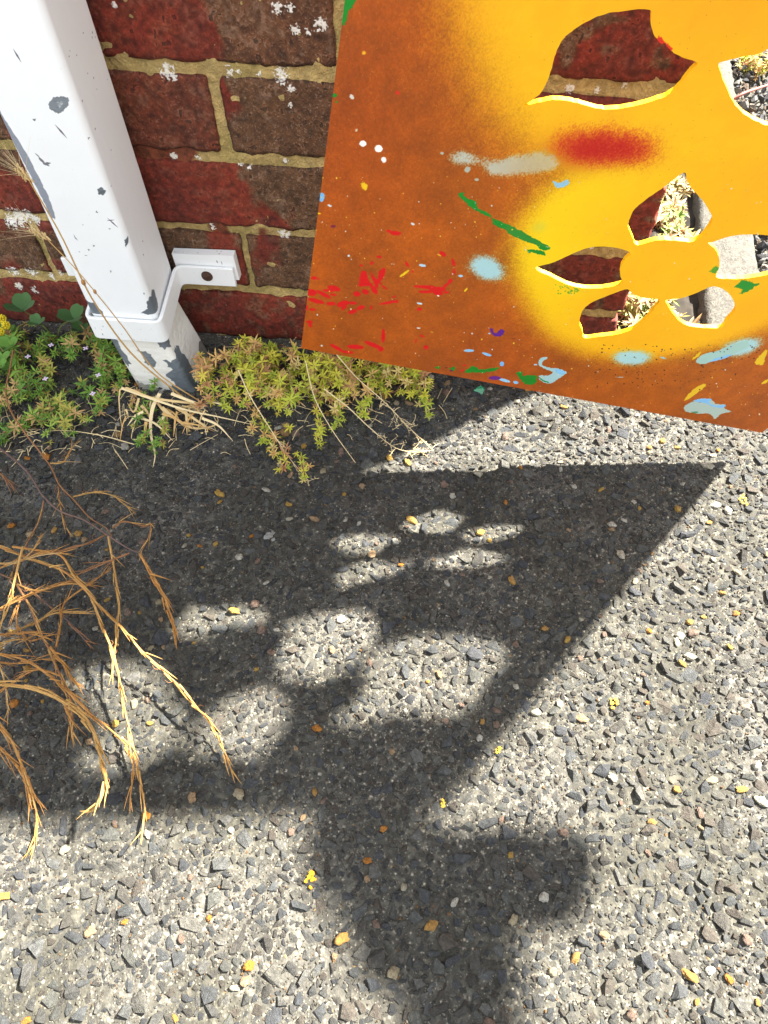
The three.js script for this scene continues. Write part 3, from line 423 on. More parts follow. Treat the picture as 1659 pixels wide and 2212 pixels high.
  { const img = c.createImageData(W, H), d = img.data, a = lattice(12, 112), b = lattice(60, 113), e = lattice(330, 114), f = lattice(700, 115), s5 = lattice(5, 116);
    for (let j = 0; j < H; j++) for (let i = 0; i < W; i++) {
      const u = i / W, v = j / H, A = a(u, v), B = b(u, v), E = e(u, v), F = f(u, v), S = s5(u, v), g = r(), o = (j * W + i) * 4;
      const q = 0.86 + 0.16 * A + 0.12 * (B - 0.5) + 0.10 * (E - 0.5) + 0.1 * (F - 0.5);
      let C = [182 * q, 82 * q * (0.94 + 0.12 * S), 4 * q];
      const st = (F - 0.5) * 0.55 + (g - 0.5) * 0.22 + (B - 0.5) * 0.2, mix = (k, D) => { for (let n = 0; n < 3; n++) C[n] = lerp(C[n], D[n], k); };
      const faint = mFaint(i, j), yu = mUpper(i, j), yg = mGlow(i, j);
      mix(clamp(faint * 0.2 + (g > 0.985 ? faint * 0.6 : 0) + st * 0.3 * faint, 0, 1), [204, 136, 12]);
      mix(sstep(yu + st * 0.26, 0.1, 0.9), [252, 172 + 26 * S + 10 * (A - 0.5) - 6 * B, 2]);
      mix(sstep(yg + st * 0.28, 0.08, 0.85), [255, 194 + 22 * (1 - sstep(u, 0.3, 0.62)) - 12 * A - 4 * B, 0]);
      mix(sstep(mRed2(i, j) + st * 0.5, 0.15, 0.9) * 0.5, [196, 92, 10]); mix(sstep(mRed(i, j) + st * 0.45, 0.12, 0.9) * 0.97, [186, 8, 6]);
      mix(sstep(mBlue(i, j) + st * 0.45, 0.08, 0.55) * 0.93, [172, 222, 234]); mix(sstep(mGrey(i, j) + st * 0.75, 0.2, 0.8) * lerp(1, 0.74, sstep(u, 0.2, 0.29)), [190, 193, 178]); mix(mPale(i, j) * 0.7, [186, 204, 130]);
      const fl = r(); if (fl > 0.9985) mix(0.8, [236, 190, 40]); else if (fl < 0.0004) mix(0.8, [90, 40, 10]);
      d[o] = clamp(C[0], 0, 255); d[o + 1] = clamp(C[1], 0, 255); d[o + 2] = clamp(C[2], 0, 255); d[o + 3] = 255;
    }
    c.putImageData(img, 0, 0);
  }
  const blob = (pts, col, rough = 3) => { c.fillStyle = col; const p = T(pts), cc = new THREE.CatmullRomCurve3(p.map(([x, y]) => V(x, y, 0)), true), q = []; for (let i = 0; i < p.length * 8; i++) { const k = cc.getPoint(i / (p.length * 8)); q.push([k.x + (r() - 0.5) * rough, k.y + (r() - 0.5) * rough]); } poly(c, q); };
  const dab = (x, y, w, h, ang, col, rough = 2) => { const q = []; for (let i = 0; i < 14; i++) { const a = i / 14 * 6.283; q.push([x + Math.cos(a) * w * Math.cos(ang) - Math.sin(a) * h * Math.sin(ang), y + Math.cos(a) * w * Math.sin(ang) + Math.sin(a) * h * Math.cos(ang)]); } blob(q, col, rough); };
  const red = '#d90d0d', green = '#0f8a24', sky = '#9fd0ee', grey = '#b3b5a4', yel = '#f0c000';
  // grey smear and green stroke
  blob(R4([[290, 1150], [330, 1160], [390, 1140], [395, 1165], [340, 1195], [310, 1185]]), '#94c4de', 3);
  dab(997, 331, 5, 3, 0, grey); dab(955, 331, 4, 3, 0, grey); dab(1010, 366, 6, 7, 0.6, grey); dab(1030, 388, 5, 3, 0, grey);
  blob(R3([[1125, 1305], [1160, 1300], [1165, 1325], [1215, 1350], [1245, 1360], [1260, 1405], [1320, 1435], [1360, 1475], [1420, 1500], [1500, 1550], [1600, 1600], [1690, 1650], [1740, 1680], [1700, 1690], [1640, 1650], [1560, 1610], [1480, 1565], [1400, 1535], [1360, 1510], [1350, 1480], [1280, 1440], [1210, 1400], [1160, 1355]]), green, 4);
  blob(R4([[0, 1425], [60, 1450], [150, 1500], [260, 1561], [280, 1575], [200, 1560], [110, 1530], [0, 1470]]), '#2c8a2a', 4);
  blob(R6([[130, 220], [180, 222], [240, 235], [245, 255], [200, 250], [160, 235], [140, 245]]), green, 4); blob(R6([[1450, 455], [1480, 430], [1500, 410], [1530, 415], [1560, 430], [1595, 440], [1560, 470], [1520, 490], [1480, 500], [1500, 470], [1455, 465]]), '#23902a', 8);
  blob(R6([[1290, 355], [1310, 335], [1335, 325], [1345, 345], [1330, 365], [1305, 365]]), '#58a024', 6);
  for (let i = 0; i < 26; i++) { const p = R6([[300 + 160 * r(), 440 + 60 * r()]])[0]; dab(p[0], p[1], 1 + 2 * r(), 0.8 + r(), r() * 3, '#6aa820'); }
  blob(R3([[345, 0], [430, -5], [420, 30], [390, 75], [375, 130], [345, 165], [330, 160], [340, 80]]), green, 5); dab(722, 206, 6, 4, 0, green); dab(727, 220, 3, 2, 0, '#3a8020');
  // white and yellow drips
  dab(784, 310, 7.5, 6.5, 0, '#fbfbff'); dab(818, 321, 8.5, 8, 0, '#ffffff'); dab(829, 345, 5.5, 6.5, -0.4, '#fbfbff'); dab(760, 209, 4, 6, -0.6, '#dcd4cc'); dab(770, 281, 2.5, 3, 0, '#d8c8b0'); dab(787, 402, 6, 9, -0.5, '#f2c414', 4);
  dab(695, 426, 6, 10, 0.1, '#7cb8ee'); dab(692, 388, 3, 3, 0, '#b8d8ee'); dab(712, 444, 5, 2, 0.3, '#d8e4ee'); dab(688, 461, 5, 2, 0.2, yel);
  dab(786, 114, 4, 4, 0, '#f2b020'); dab(859, 200, 5, 4, 0.6, '#d4301a'); dab(720, 489, 6, 3, -0.1, '#7a2040'); dab(891, 484, 4, 2, 0.5, '#dfe8f0');
  // red dashes
  for (const [x, y, w, h, a] of [[700, 122, 38, 14, 0.05], [655, 108, 16, 9, 0.2], [590, 283, 16, 8, 0.1], [540, 325, 10, 12, 0.5], [470, 340, 10, 7, 0.4], [150, 425, 20, 11, 0], [180, 432, 6, 5, 0], [130, 522, 40, 22, 0.15], [215, 535, 55, 12, 0.5], [285, 495, 44, 18, 0.25], [245, 510, 35, 9, 0.1], [280, 538, 22, 7, 0.1], [165, 580, 55, 15, 0.25], [265, 598, 34, 12, 0], [345, 600, 42, 20, -0.3], [412, 594, 28, 10, 0.1], [465, 625, 28, 14, -0.3], [410, 653, 32, 14, -0.25], [352, 628, 22, 8, -0.5], [537, 625, 7, 14, 0.3], [440, 532, 24, 17, 0], [497, 518, 24, 16, 0.4], [100, 625, 10, 16, 0], [140, 638, 22, 8, 0], [120, 722, 22, 10, 0], [124, 745, 12, 14, 0], [617, 815, 13, 46, 0.03], [430, 890, 56, 15, 0.08], [300, 895, 48, 12, 0.5], [375, 925, 44, 9, 0.1], [555, 880, 70, 14, 0.4], [600, 905, 18, 16, 0.3], [860, 636, 17, 10, 0], [905, 893, 16, 14, 0.3], [880, 817, 18, 6, 0.4], [838, 848, 5, 14, 0.2], [690, 552, 14, 5, -0.3], [655, 590, 70, 9, -0.18], [700, 585, 18, 7, 0.3], [1018, 262, 24, 14, 0.6], [1090, 320, 10, 28, -0.35], [1094, 383, 8, 20, 0.1], [1070, 445, 14, 16, 0.7], [1040, 475, 36, 9, -0.7], [980, 500, 60, 17, 0.05], [900, 485, 80, 11, 0.05], [905, 518, 50, 10, 0], [985, 525, 36, 16, 0.2], [1045, 522, 20, 7, 0], [778, 332, 8, 20, -0.6], [815, 380, 6, 8, 0], [1165, 1015, 10, 5, 0], [1150, 1050, 14, 6, 0]]) { const p = R5([[x, y]])[0]; dab(p[0], p[1], w * 0.32, h * 0.32, a, red, 3); }
  for (const p of [[[475, 375], [495, 380], [520, 440], [545, 470], [580, 510], [575, 535], [550, 525], [520, 480], [455, 480], [460, 420]], [[530, 375], [545, 400], [575, 435], [590, 380], [628, 355], [620, 420], [600, 455], [645, 500], [630, 500], [585, 460], [580, 500], [545, 440]]]) blob(R5(p), red, 3);
  // blue, violet, green and yellow flecks
  for (const [x, y, w, h, a, col] of [[882, 340, 24, 9, 0.15, '#b8dcf4'], [1140, 411, 16, 8, 0.1, '#a8d4f4'], [862, 597, 20, 6, 0.2, '#c8e4f4'], [988, 545, 8, 5, 0.2, '#f0f0f4'], [855, 763, 14, 4, 0.1, '#e0e8ee'], [1195, 915, 36, 9, 0, '#94c8f0'], [1315, 940, 34, 9, 0.3, '#8cc4f4'], [1418, 1005, 14, 17, 0.1, '#7cbcf8'], [1435, 1116, 40, 10, 0.25, '#9cd0f4'], [1512, 1130, 18, 10, 0.2, '#8cc8f4'], [1645, 1010, 12, 5, 0, '#a8d4f0'], [1217, 800, 6, 5, 0, '#c8dce8'], [1333, 800, 8, 5, 0, '#a8d0f0'], [760, 395, 40, 8, -0.62, '#f2c818'], [1175, 505, 16, 6, -0.9, '#f2d018'], [995, 270, 14, 5, 0.5, '#e8b020'], [945, 790, 10, 3, 0.2, '#e0a828'], [384, 275, 8, 7, 0, '#d8e8f8'], [202, 882, 8, 6, 0, '#d8e4d8'], [818, 60, 12, 6, 0.4, '#dce4ea'], [1370, 1100, 42, 13, 0, '#6a1f86'], [1080, 1050, 14, 5, 0, '#5c1c50'], [1042, 1030, 8, 4, 0, '#6b2a20'], [1495, 835, 12, 3, 0.2, '#7a2a18']]) { const p = R5([[x, y]])[0]; dab(p[0], p[1], w * 0.32, h * 0.32, a, col, 2); }
  blob(R5([[1335, 765], [1355, 768], [1360, 790], [1385, 795], [1410, 770], [1435, 785], [1415, 815], [1370, 818], [1350, 800]]), '#5c1c8c', 4);
  for (const p of [[[965, 1030], [1000, 1022], [985, 1040]], [[1060, 1038], [1100, 1022], [1095, 1048]], [[1165, 1060], [1220, 1020], [1270, 1040], [1340, 1035], [1400, 1030], [1370, 1050], [1290, 1065], [1220, 1062]], [[1515, 1065], [1555, 1060], [1560, 1085], [1600, 1080], [1650, 1085], [1640, 1140], [1590, 1145], [1550, 1120], [1530, 1090]]]) blob(R5(p), '#17861d', 6);
  for (const [p, col] of [[[[200, 930], [220, 908], [262, 905], [235, 925], [225, 950], [270, 970], [320, 975], [380, 1000], [360, 1020], [320, 1045], [270, 1072], [205, 1045], [210, 1018], [260, 1020], [290, 1000], [250, 980], [205, 955]], '#a9cfd4'], [[[300, 980], [330, 980], [375, 1002], [340, 1015], [315, 1000]], '#8cc8f0'], [[[200, 1030], [240, 1050], [270, 1065], [230, 1058]], '#1f8a50'], [[[1205, 920], [1260, 880], [1340, 862], [1400, 835], [1520, 800], [1540, 830], [1450, 880], [1360, 905], [1260, 945], [1210, 940]], '#a6ccc4'], [[[1280, 935], [1340, 905], [1430, 885], [1400, 905], [1330, 925]], '#8cc4ee'], [[[1130, 1215], [1180, 1185], [1240, 1190], [1290, 1170], [1330, 1200], [1385, 1205], [1380, 1225], [1425, 1250], [1370, 1260], [1320, 1295], [1290, 1265], [1200, 1260], [1135, 1245]], '#b2c6bc'], [[[1180, 1182], [1240, 1165], [1300, 1172], [1285, 1190], [1330, 1210], [1385, 1205], [1380, 1222], [1320, 1220], [1260, 1195]], '#86c2f2'], [[[1170, 1250], [1215, 1250], [1200, 1260]], '#3c9460'], [[[1128, 1180], [1150, 1140], [1240, 1075], [1265, 1078], [1230, 1115], [1160, 1165]], '#ecc020'], [[[1180, 918], [1200, 890], [1230, 870], [1215, 900]], '#eac018'], [[[1575, 945], [1600, 900], [1645, 855], [1655, 860], [1640, 910], [1625, 950]], '#eac018'], [[[1615, 1075], [1640, 1050], [1665, 1040], [1650, 1065]], '#eac018'], [[[690, 1030], [740, 1028], [735, 1035]], '#b0a8a0'], [[[975, 900], [1000, 905], [1010, 915], [985, 912]], '#a8c8d0']]) blob(R6(p), col, 4);
  blob(R4([[955, 262], [965, 230], [985, 240], [1000, 265], [1030, 280], [1050, 320], [1020, 320], [985, 290]]), '#e02a10', 3);
  for (let i = 0; i < 420; i++) { const x = 660 + 1000 * r(), y = 380 + 560 * r(), s = 0.5 + 1.3 * r() * r(); dab(x, y, s * 1.3, s, r() * 3, ['#e8dcc0', '#f0d040', '#cfe0ea', '#f0b838'][(r() * 4) | 0], 1); }
  for (let i = 0; i < 130; i++) { const p = R6([[560 + 1060 * r(), 820 + 300 * r()]])[0], s = 0.6 + r(); dab(p[0], p[1], s, s, 0, '#3a2010', 1); }
  const tex = new THREE.CanvasTexture(cv); tex.colorSpace = THREE.SRGBColorSpace;
  const bump = (() => { const N = 512, d = new Uint8Array(N * N), a = lattice(30, 117), b = lattice(120, 118), e = lattice(256, 119); for (let i = 0; i < N * N; i++) { const u = (i % N) / N, v = Math.floor(i / N) / N; d[i] = 255 * (0.5 * a(u, v) + 0.3 * b(u, v) + 0.2 * e(u, v)); } return dataTex(d, N, N, false); })();
  const g = new THREE.ExtrudeGeometry(shape, { depth: BT, bevelEnabled: false, curveSegments: 4 }).translate(0, 0, -BT), p = g.attributes.position, uv = g.attributes.uv;
  for (let i = 0; i < p.count; i++) uv.setXY(i, p.getX(i) / BW, p.getY(i) / BH);
  const board = new THREE.Group(); board.name = 'stencil_board'; scene.add(board);
  { const keep = [], back = [], n = g.index ? g.toNonIndexed() : g, P = n.attributes.position, N = n.attributes.normal, U = n.attributes.uv, make = (ids) => { const o = new THREE.BufferGeometry(); for (const [k, a, z] of [['position', P, 3], ['normal', N, 3], ['uv', U, 2]]) { const v = new Float32Array(ids.length * z); ids.forEach((id, i) => { for (let c = 0; c < z; c++) v[i * z + c] = a.getComponent(id, c); }); o.setAttribute(k, new THREE.BufferAttribute(v, z)); } return o; };
    for (let i = 0; i < P.count; i++) (N.getZ(i) < -0.9 ? back : keep).push(i);
    mesh('painted_panel', make(keep), new THREE.MeshStandardMaterial({ map: tex, bumpMap: bump, bumpScale: 0.0005, roughness: 0.62 }), board);
    const bk = mesh('rough_back', make(back), mat(0.13, 0.075, 0.04, 0.95, { bumpMap: bump, bumpScale: 0.001 }), board); bk.userData = { label: 'bare dark brown mesh-textured hardboard back' }; }
  board.matrixAutoUpdate = false; board.matrix.makeBasis(AB, AD, BN).setPosition(BA); board.matrix.decompose(board.position, board.quaternion, board.scale); board.matrixAutoUpdate = true;
  tag(board, 'paint-splattered orange hardboard stencil with cut-out yellow flower and leaf shapes', 'stencil');
}
// ------------------------------------------------------------------ plants
const leafMat = (r, g, b) => new THREE.MeshPhysicalMaterial({ color: new THREE.Color().setRGB(r, g, b), roughness: 0.75, transmission: 0.12, thickness: 0, side: THREE.DoubleSide });
const whorlGeos = [], tipGeos = [];
{
  const r = rng(201);
  const leafG = (L, w, lift, droop, turn, pos) => {   // a folded pointed leaf of eight faces, from the stem outwards
    const row = [[0.0, 0.22], [0.35, 1], [0.68, 0.72], [1, 0]], pt = [];
    for (const [t, k] of row) { const y = Math.sin(lift) * L * t - droop * L * t * t, x = Math.cos(lift) * L * t; for (const s of [-1, 0, 1]) pt.push(V(x, y + (s ? 0.18 * w * k : 0), s * w * k * 0.5).applyAxisAngle(V(0, 1, 0), turn)); }
    for (let i = 0; i < 3; i++) for (let s = 0; s < 2; s++) { const a = pt[i * 3 + s], b = pt[i * 3 + s + 1], c = pt[i * 3 + 3 + s], d = pt[i * 3 + 4 + s]; pos.push(a, b, c); if (i < 2) pos.push(b, d, c); }
  };
  const build = (n, lift0, liftV, up) => { const pos = []; for (let i = 0; i < n; i++) leafG(0.6 + 0.55 * r(), 0.15 + 0.09 * r(), lift0 + liftV * (r() - 0.5), 0.05 + 0.25 * r(), (i + 0.5 * r()) / n * 6.283, pos); if (up) for (let i = 0; i < 4; i++) leafG(0.35 + 0.2 * r(), 0.16, 0.9 + 0.4 * r(), 0, r() * 6.28, pos); const g = new THREE.BufferGeometry().setFromPoints(pos); g.computeVertexNormals(); return g; };
  for (let k = 0; k < 6; k++) whorlGeos.push(build(6 + (k % 2), 0.25, 0.7, false));
  for (let k = 0; k < 5; k++) tipGeos.push(build(7, 0.6, 0.7, true));
}
const tones = {
  yellow: [[0.48, 0.45, 0.035], [0.42, 0.43, 0.03], [0.54, 0.45, 0.05], [0.30, 0.36, 0.025], [0.55, 0.34, 0.11], [0.40, 0.20, 0.08], [0.56, 0.44, 0.15], [0.36, 0.40, 0.03]].map((t) => leafMat(...t)),
  green: [[0.12, 0.24, 0.02], [0.17, 0.30, 0.03], [0.09, 0.19, 0.02], [0.24, 0.34, 0.04], [0.13, 0.25, 0.025], [0.34, 0.31, 0.05], [0.42, 0.26, 0.10]].map((t) => leafMat(...t)),
  straw: [[0.32, 0.27, 0.07], [0.4, 0.26, 0.12], [0.14, 0.22, 0.03], [0.36, 0.2, 0.1], [0.28, 0.26, 0.06], [0.44, 0.32, 0.18]].map((t) => leafMat(...t)),
};
const stemMats = { yellow: mat(0.30, 0.2, 0.09, 0.8), red: mat(0.24, 0.09, 0.06, 0.8), green: mat(0.12, 0.16, 0.03, 0.8), straw: mat(0.45, 0.31, 0.15, 0.8) };
function clump(name, label, grp, tone, seed, stems, limit, size = 0.0102) {
  const g = group(name, label, 'ground cover', grp), r = rng(seed), parts = { a: [], b: [] }, under = []; let n = 0;
  for (const [x, z, dx, dz, len, h] of stems) {
    const pts = [], k = 5, w = (r() - 0.5) * 0.5; for (let i = 0; i <= k; i++) { const t = i / k; pts.push(V(x + dx * len * t + w * dz * len * t * t + 0.003 * (r() - 0.5), 0.003 + h * Math.sin(Math.min(1, t * 1.25 + 0.12) * 1.9) * (0.75 + 0.25 * r()) + 0.004 * r(), z + dz * len * t - w * dx * len * t * t + 0.003 * (r() - 0.5))); }
    (r() < 0.5 ? parts.a : parts.b).push(tube(pts, 0.0007, 4, 10, 0.6));
    const c = new THREE.CatmullRomCurve3(pts), m = Math.max(3, Math.round(len / 0.011)), base = Math.floor(r() * tone.length), q = V();
    for (let i = m; i >= 1; i--) {
      const t = i / m; if (t < 0.18) continue;
      for (let e = 0; e < 2; e++) { c.getPointAt(clamp(t - 0.1 * r(), 0, 1), q); under.push([q.x + (r() - 0.5) * 0.012, Math.max(0.004, q.y * (0.5 + 0.5 * r())), q.z + (r() - 0.5) * 0.012, size * (0.5 + 0.4 * r()), r(), r(), r()]); }
      if (n >= limit) continue;
      c.getPointAt(t, q); const tip = i === m, o = mesh('leaf_whorl', tip ? tipGeos[(r() * 5) | 0] : whorlGeos[(r() * 6) | 0], tone[r() < 0.55 ? base : (r() * tone.length) | 0], g);
      const s = size * (0.72 + 0.5 * r()) * (tip ? 0.95 : 1), tan = c.getTangentAt(t); o.position.copy(q); o.scale.setScalar(s);
      o.quaternion.setFromUnitVectors(V(0, 1, 0), tan.lerp(V((r() - 0.5) * 0.5, 1.1, (r() - 0.5) * 0.5 + 0.3), 0.62).normalize()); o.rotateY(r() * 6.28); n++;
    }
  }
  { const im = new THREE.InstancedMesh(whorlGeos[1], leafMat(1, 1, 1), under.length), m4 = new THREE.Matrix4(), qq = new THREE.Quaternion(); im.name = 'undergrowth'; im.userData = { kind: 'stuff' }; im.castShadow = im.receiveShadow = true;
    under.forEach(([x, y, z, sz, a, b, c], i) => { qq.setFromEuler(new THREE.Euler((a - 0.5) * 1.6, b * 6.28, (c - 0.5) * 1.6)); im.setMatrixAt(i, m4.compose(V(x, y, z), qq, V(sz, sz, sz))); im.setColorAt(i, tone[(b * tone.length) | 0].color); }); g.add(im); }
  if (parts.a.length) mesh('stem', merge(parts.a), stemMats.red, g); if (parts.b.length) mesh('stem', merge(parts.b), tone === tones.green ? stemMats.green : stemMats.yellow, g);
  return g;
}
{
  const r = rng(221), right = [], left = [], foot = [], sunny = [], strayL = [], strayR = [];
  for (let k = 0; k < 70; k++) { const x = -0.268 + 0.262 * r(), z = 0.014 + 0.065 * r(), reach = 0.035 + 0.06 * r() * (1 - 0.45 * (x + 0.262) / 0.25); right.push([x, z, (r() - 0.42) * 1.0, 0.45 + 0.6 * r(), reach, 0.014 + 0.028 * r()]); }
  clump('bedstraw_clump', 'yellowing whorled ground cover at the wall foot, left of the orange board', 'whorled ground cover', tones.yellow, 222, right, 300);
  for (let k = 0; k < 68; k++) { const x = -0.60 + 0.235 * r(), z = 0.012 + 0.145 * r(); left.push([x, z, (r() - 0.4) * 1.3, 0.2 + 0.7 * r(), 0.035 + 0.04 * r(), (0.012 + 0.032 * r()) * (1 - 3.5 * (z - 0.012))]); }
  clump('bedstraw_clump', 'green whorled ground cover at the wall foot behind the dried weed', 'whorled ground cover', tones.green, 223, left, 300);
  for (const [x, y] of [[330, 905], [355, 940], [300, 880], [320, 970], [345, 985], [310, 930], [270, 840], [345, 850]]) { const p = G(x, y); foot.push([p.x, p.z - 0.018, 0.2 * (r() - 0.5), 0.8, 0.03, 0.014]); }
  clump('bedstraw_clump', 'small green whorled sprigs among straw in front of the downpipe', 'whorled ground cover', tones.green, 224, foot, 40, 0.008);
  for (const [x, y] of [[560, 935], [600, 990], [625, 1020], [660, 1040], [700, 960], [580, 960], [690, 900], [740, 930]]) { const p = G(x, y); strayR.push([p.x - 0.01, p.z - 0.03, 0.3, 0.8, 0.04, 0.008]); }
  clump('bedstraw_clump', 'straggling sprigs of yellow ground cover trailing onto the dark path', 'whorled ground cover', tones.yellow, 225, strayR, 40, 0.0085);
  for (let k = 0; k < 95; k++) { const z = -0.015 - 0.42 * r(), x = 0.2 + 0.085 * r() - 0.05 * z; sunny.push([x, z, (r() - 0.4), (r() - 0.3), 0.03 + 0.04 * r(), 0.012 + 0.02 * r()]); }
  clump('bedstraw_clump', 'sunlit straw-coloured ground cover past the wall corner seen through the flower', 'whorled ground cover', tones.straw, 226, sunny, 300, 0.0175);
  const tuft = []; for (let k = 0; k < 16; k++) tuft.push([G(1622, 165).x + 0.05 * (r() - 0.4), G(1622, 165).z + 0.06 * (r() - 0.5), r() - 0.5, r() - 0.5, 0.03 + 0.03 * r(), 0.02 + 0.02 * r()]);
  clump('bedstraw_clump', 'sunlit yellow plant on the gravel seen through the leaf hole edge', 'whorled ground cover', tones.yellow, 227, tuft, 60, 0.011);
  const rs = mesh('red_runner_stem', tube([G(1570, 225, 0.02), G(1600, 205, 0.035), G(1640, 190, 0.03), G(1720, 165, 0.02)], 0.0022, 6, 16, 0.7), mat(0.3, 0.09, 0.07, 0.6), scene); tag(rs, 'smooth red runner stem arching over the gravel', 'stem');
}
// clover with three broad leaflets, and a yellow-headed trefoil at its side
{
  const r = rng(241), leaflet = (L) => { const s = new THREE.Shape(); s.moveTo(0, 0); s.bezierCurveTo(L * 0.42, L * 0.1, L * 0.72, L * 0.62, L * 0.3, L * 0.98); s.quadraticCurveTo(0.12 * L, 1.03 * L, 0, L * 0.95); s.quadraticCurveTo(-0.12 * L, 1.03 * L, -L * 0.3, L * 0.98); s.bezierCurveTo(-L * 0.72, L * 0.62, -L * 0.42, L * 0.1, 0, 0); const g = new THREE.ShapeGeometry(s, 8), p = g.attributes.position; for (let i = 0; i < p.count; i++) p.setZ(i, 0.22 * Math.abs(p.getX(i)) - 3 * p.getY(i) * p.getY(i)); g.rotateX(-Math.PI / 2); g.computeVertexNormals(); return g; };
  const clover = group('clover', 'dark green clover with broad rounded leaflets left of the downpipe', 'clover'), cm = leafMat(0.035, 0.1, 0.022), cm2 = leafMat(0.05, 0.13, 0.03), lg = leaflet(0.021);
  const spots = [[52, 672, 0.052, 0.3, 1], [82, 700, 0.058, 0.6, 0.55], [160, 690, 0.045, -0.4, 0.85], [175, 715, 0.03, 0.8, 0.6]];
  for (const [x, y, h, tilt, sc] of spots) {
    const q = G(x, y, h); const root = V(-0.45, 0.005, 0.035);
    mesh('leaf_stalk', tube([root, V((root.x + q.x) / 2, h * 0.75, (root.z + q.z) / 2), q], 0.0008, 5, 12, 0.8), stemMats.green, clover);
    for (let k = 0; k < 3; k++) { const m = mesh('leaflet', lg, k % 2 ? cm : cm2, clover); m.position.copy(q); m.scale.setScalar(sc); m.rotation.set(0.55 + 0.2 * r(), k * 2.094 + tilt, 0.15 * (r() - 0.5), 'YXZ'); }
  }
  const tre = group('yellow_trefoil', 'leafy trefoil with small yellow flower heads at the wall foot', 'wildflower'), fm = mat(0.7, 0.55, 0.02, 0.7), floret = new THREE.SphereGeometry(0.0016, 6, 4).scale(0.7, 1.3, 0.7);
  for (const [x, y, h] of [[6, 690, 0.05], [14, 704, 0.046], [2, 718, 0.044], [4, 505, 0.09]]) {
    const q = G(x, y, h), list = []; for (let i = 0; i < 26; i++) { const a = i * 2.4, t = i / 26, rad = 0.0036 * Math.sin(Math.PI * (0.12 + 0.85 * t)); list.push(floret.clone().rotateZ(-0.6).rotateY(-a).translate(q.x + Math.cos(a) * rad, q.y + 0.008 * t - 0.003, q.z + Math.sin(a) * rad)); }
    mesh('flower_head', merge(list), fm, tre); mesh('flower_stalk', tube([V(-0.53, 0.004, 0.05), V(lerp(-0.53, q.x, 0.6), q.y * 0.6, lerp(0.05, q.z, 0.5)), q], 0.0007, 5, 10, 0.8), stemMats.green, tre);
  }
  const tm = leafMat(0.11, 0.25, 0.03), tl = leaflet(0.011); for (let k = 0; k < 16; k++) { const q = G(-8 + 34 * r(), 712 + 85 * r(), 0.02 + 0.02 * r()), a = r() * 6; for (let j = 0; j < 3; j++) { const m = mesh('leaflet', tl, tm, tre); m.position.copy(q); m.rotation.set(0.5, a + j * 2.1, 0, 'YXZ'); m.scale.setScalar(0.8 + 0.5 * r()); } }
}
// ------------------------------------------------------------------ dry grass at the foot of the pipe
const strawMats = [mat(0.62, 0.44, 0.2, 0.7, { side: THREE.DoubleSide }), mat(0.68, 0.54, 0.3, 0.7, { side: THREE.DoubleSide }), mat(0.5, 0.3, 0.1, 0.7, { side: THREE.DoubleSide })];
function ribbon(points, width, twist = 0.6, steps = 14) {
  const c = new THREE.CatmullRomCurve3(points), pos = [], idx = [], q = V(), t = V(), s = V();
  for (let i = 0; i <= steps; i++) { const k = i / steps; c.getPointAt(k, q); c.getTangentAt(k, t); s.crossVectors(t, V(Math.sin(k * twist), 1, Math.cos(k * twist) * 0.4)).normalize(); const w = width * (1 - Math.pow(k, 1.6)) + 0.0002; const n = V().crossVectors(s, t).multiplyScalar(w * 0.35); pos.push(q.x - s.x * w, q.y - s.y * w, q.z - s.z * w, q.x + n.x, q.y + n.y, q.z + n.z, q.x + s.x * w, q.y + s.y * w, q.z + s.z * w); }
  for (let i = 0; i < steps; i++) for (let j = 0; j < 2; j++) { const a = i * 3 + j; idx.push(a, a + 1, a + 3, a + 1, a + 4, a + 3); }
  const g = new THREE.BufferGeometry(); g.setAttribute('position', new THREE.Float32BufferAttribute(pos, 3)); g.setIndex(idx); g.computeVertexNormals(); return g;
}
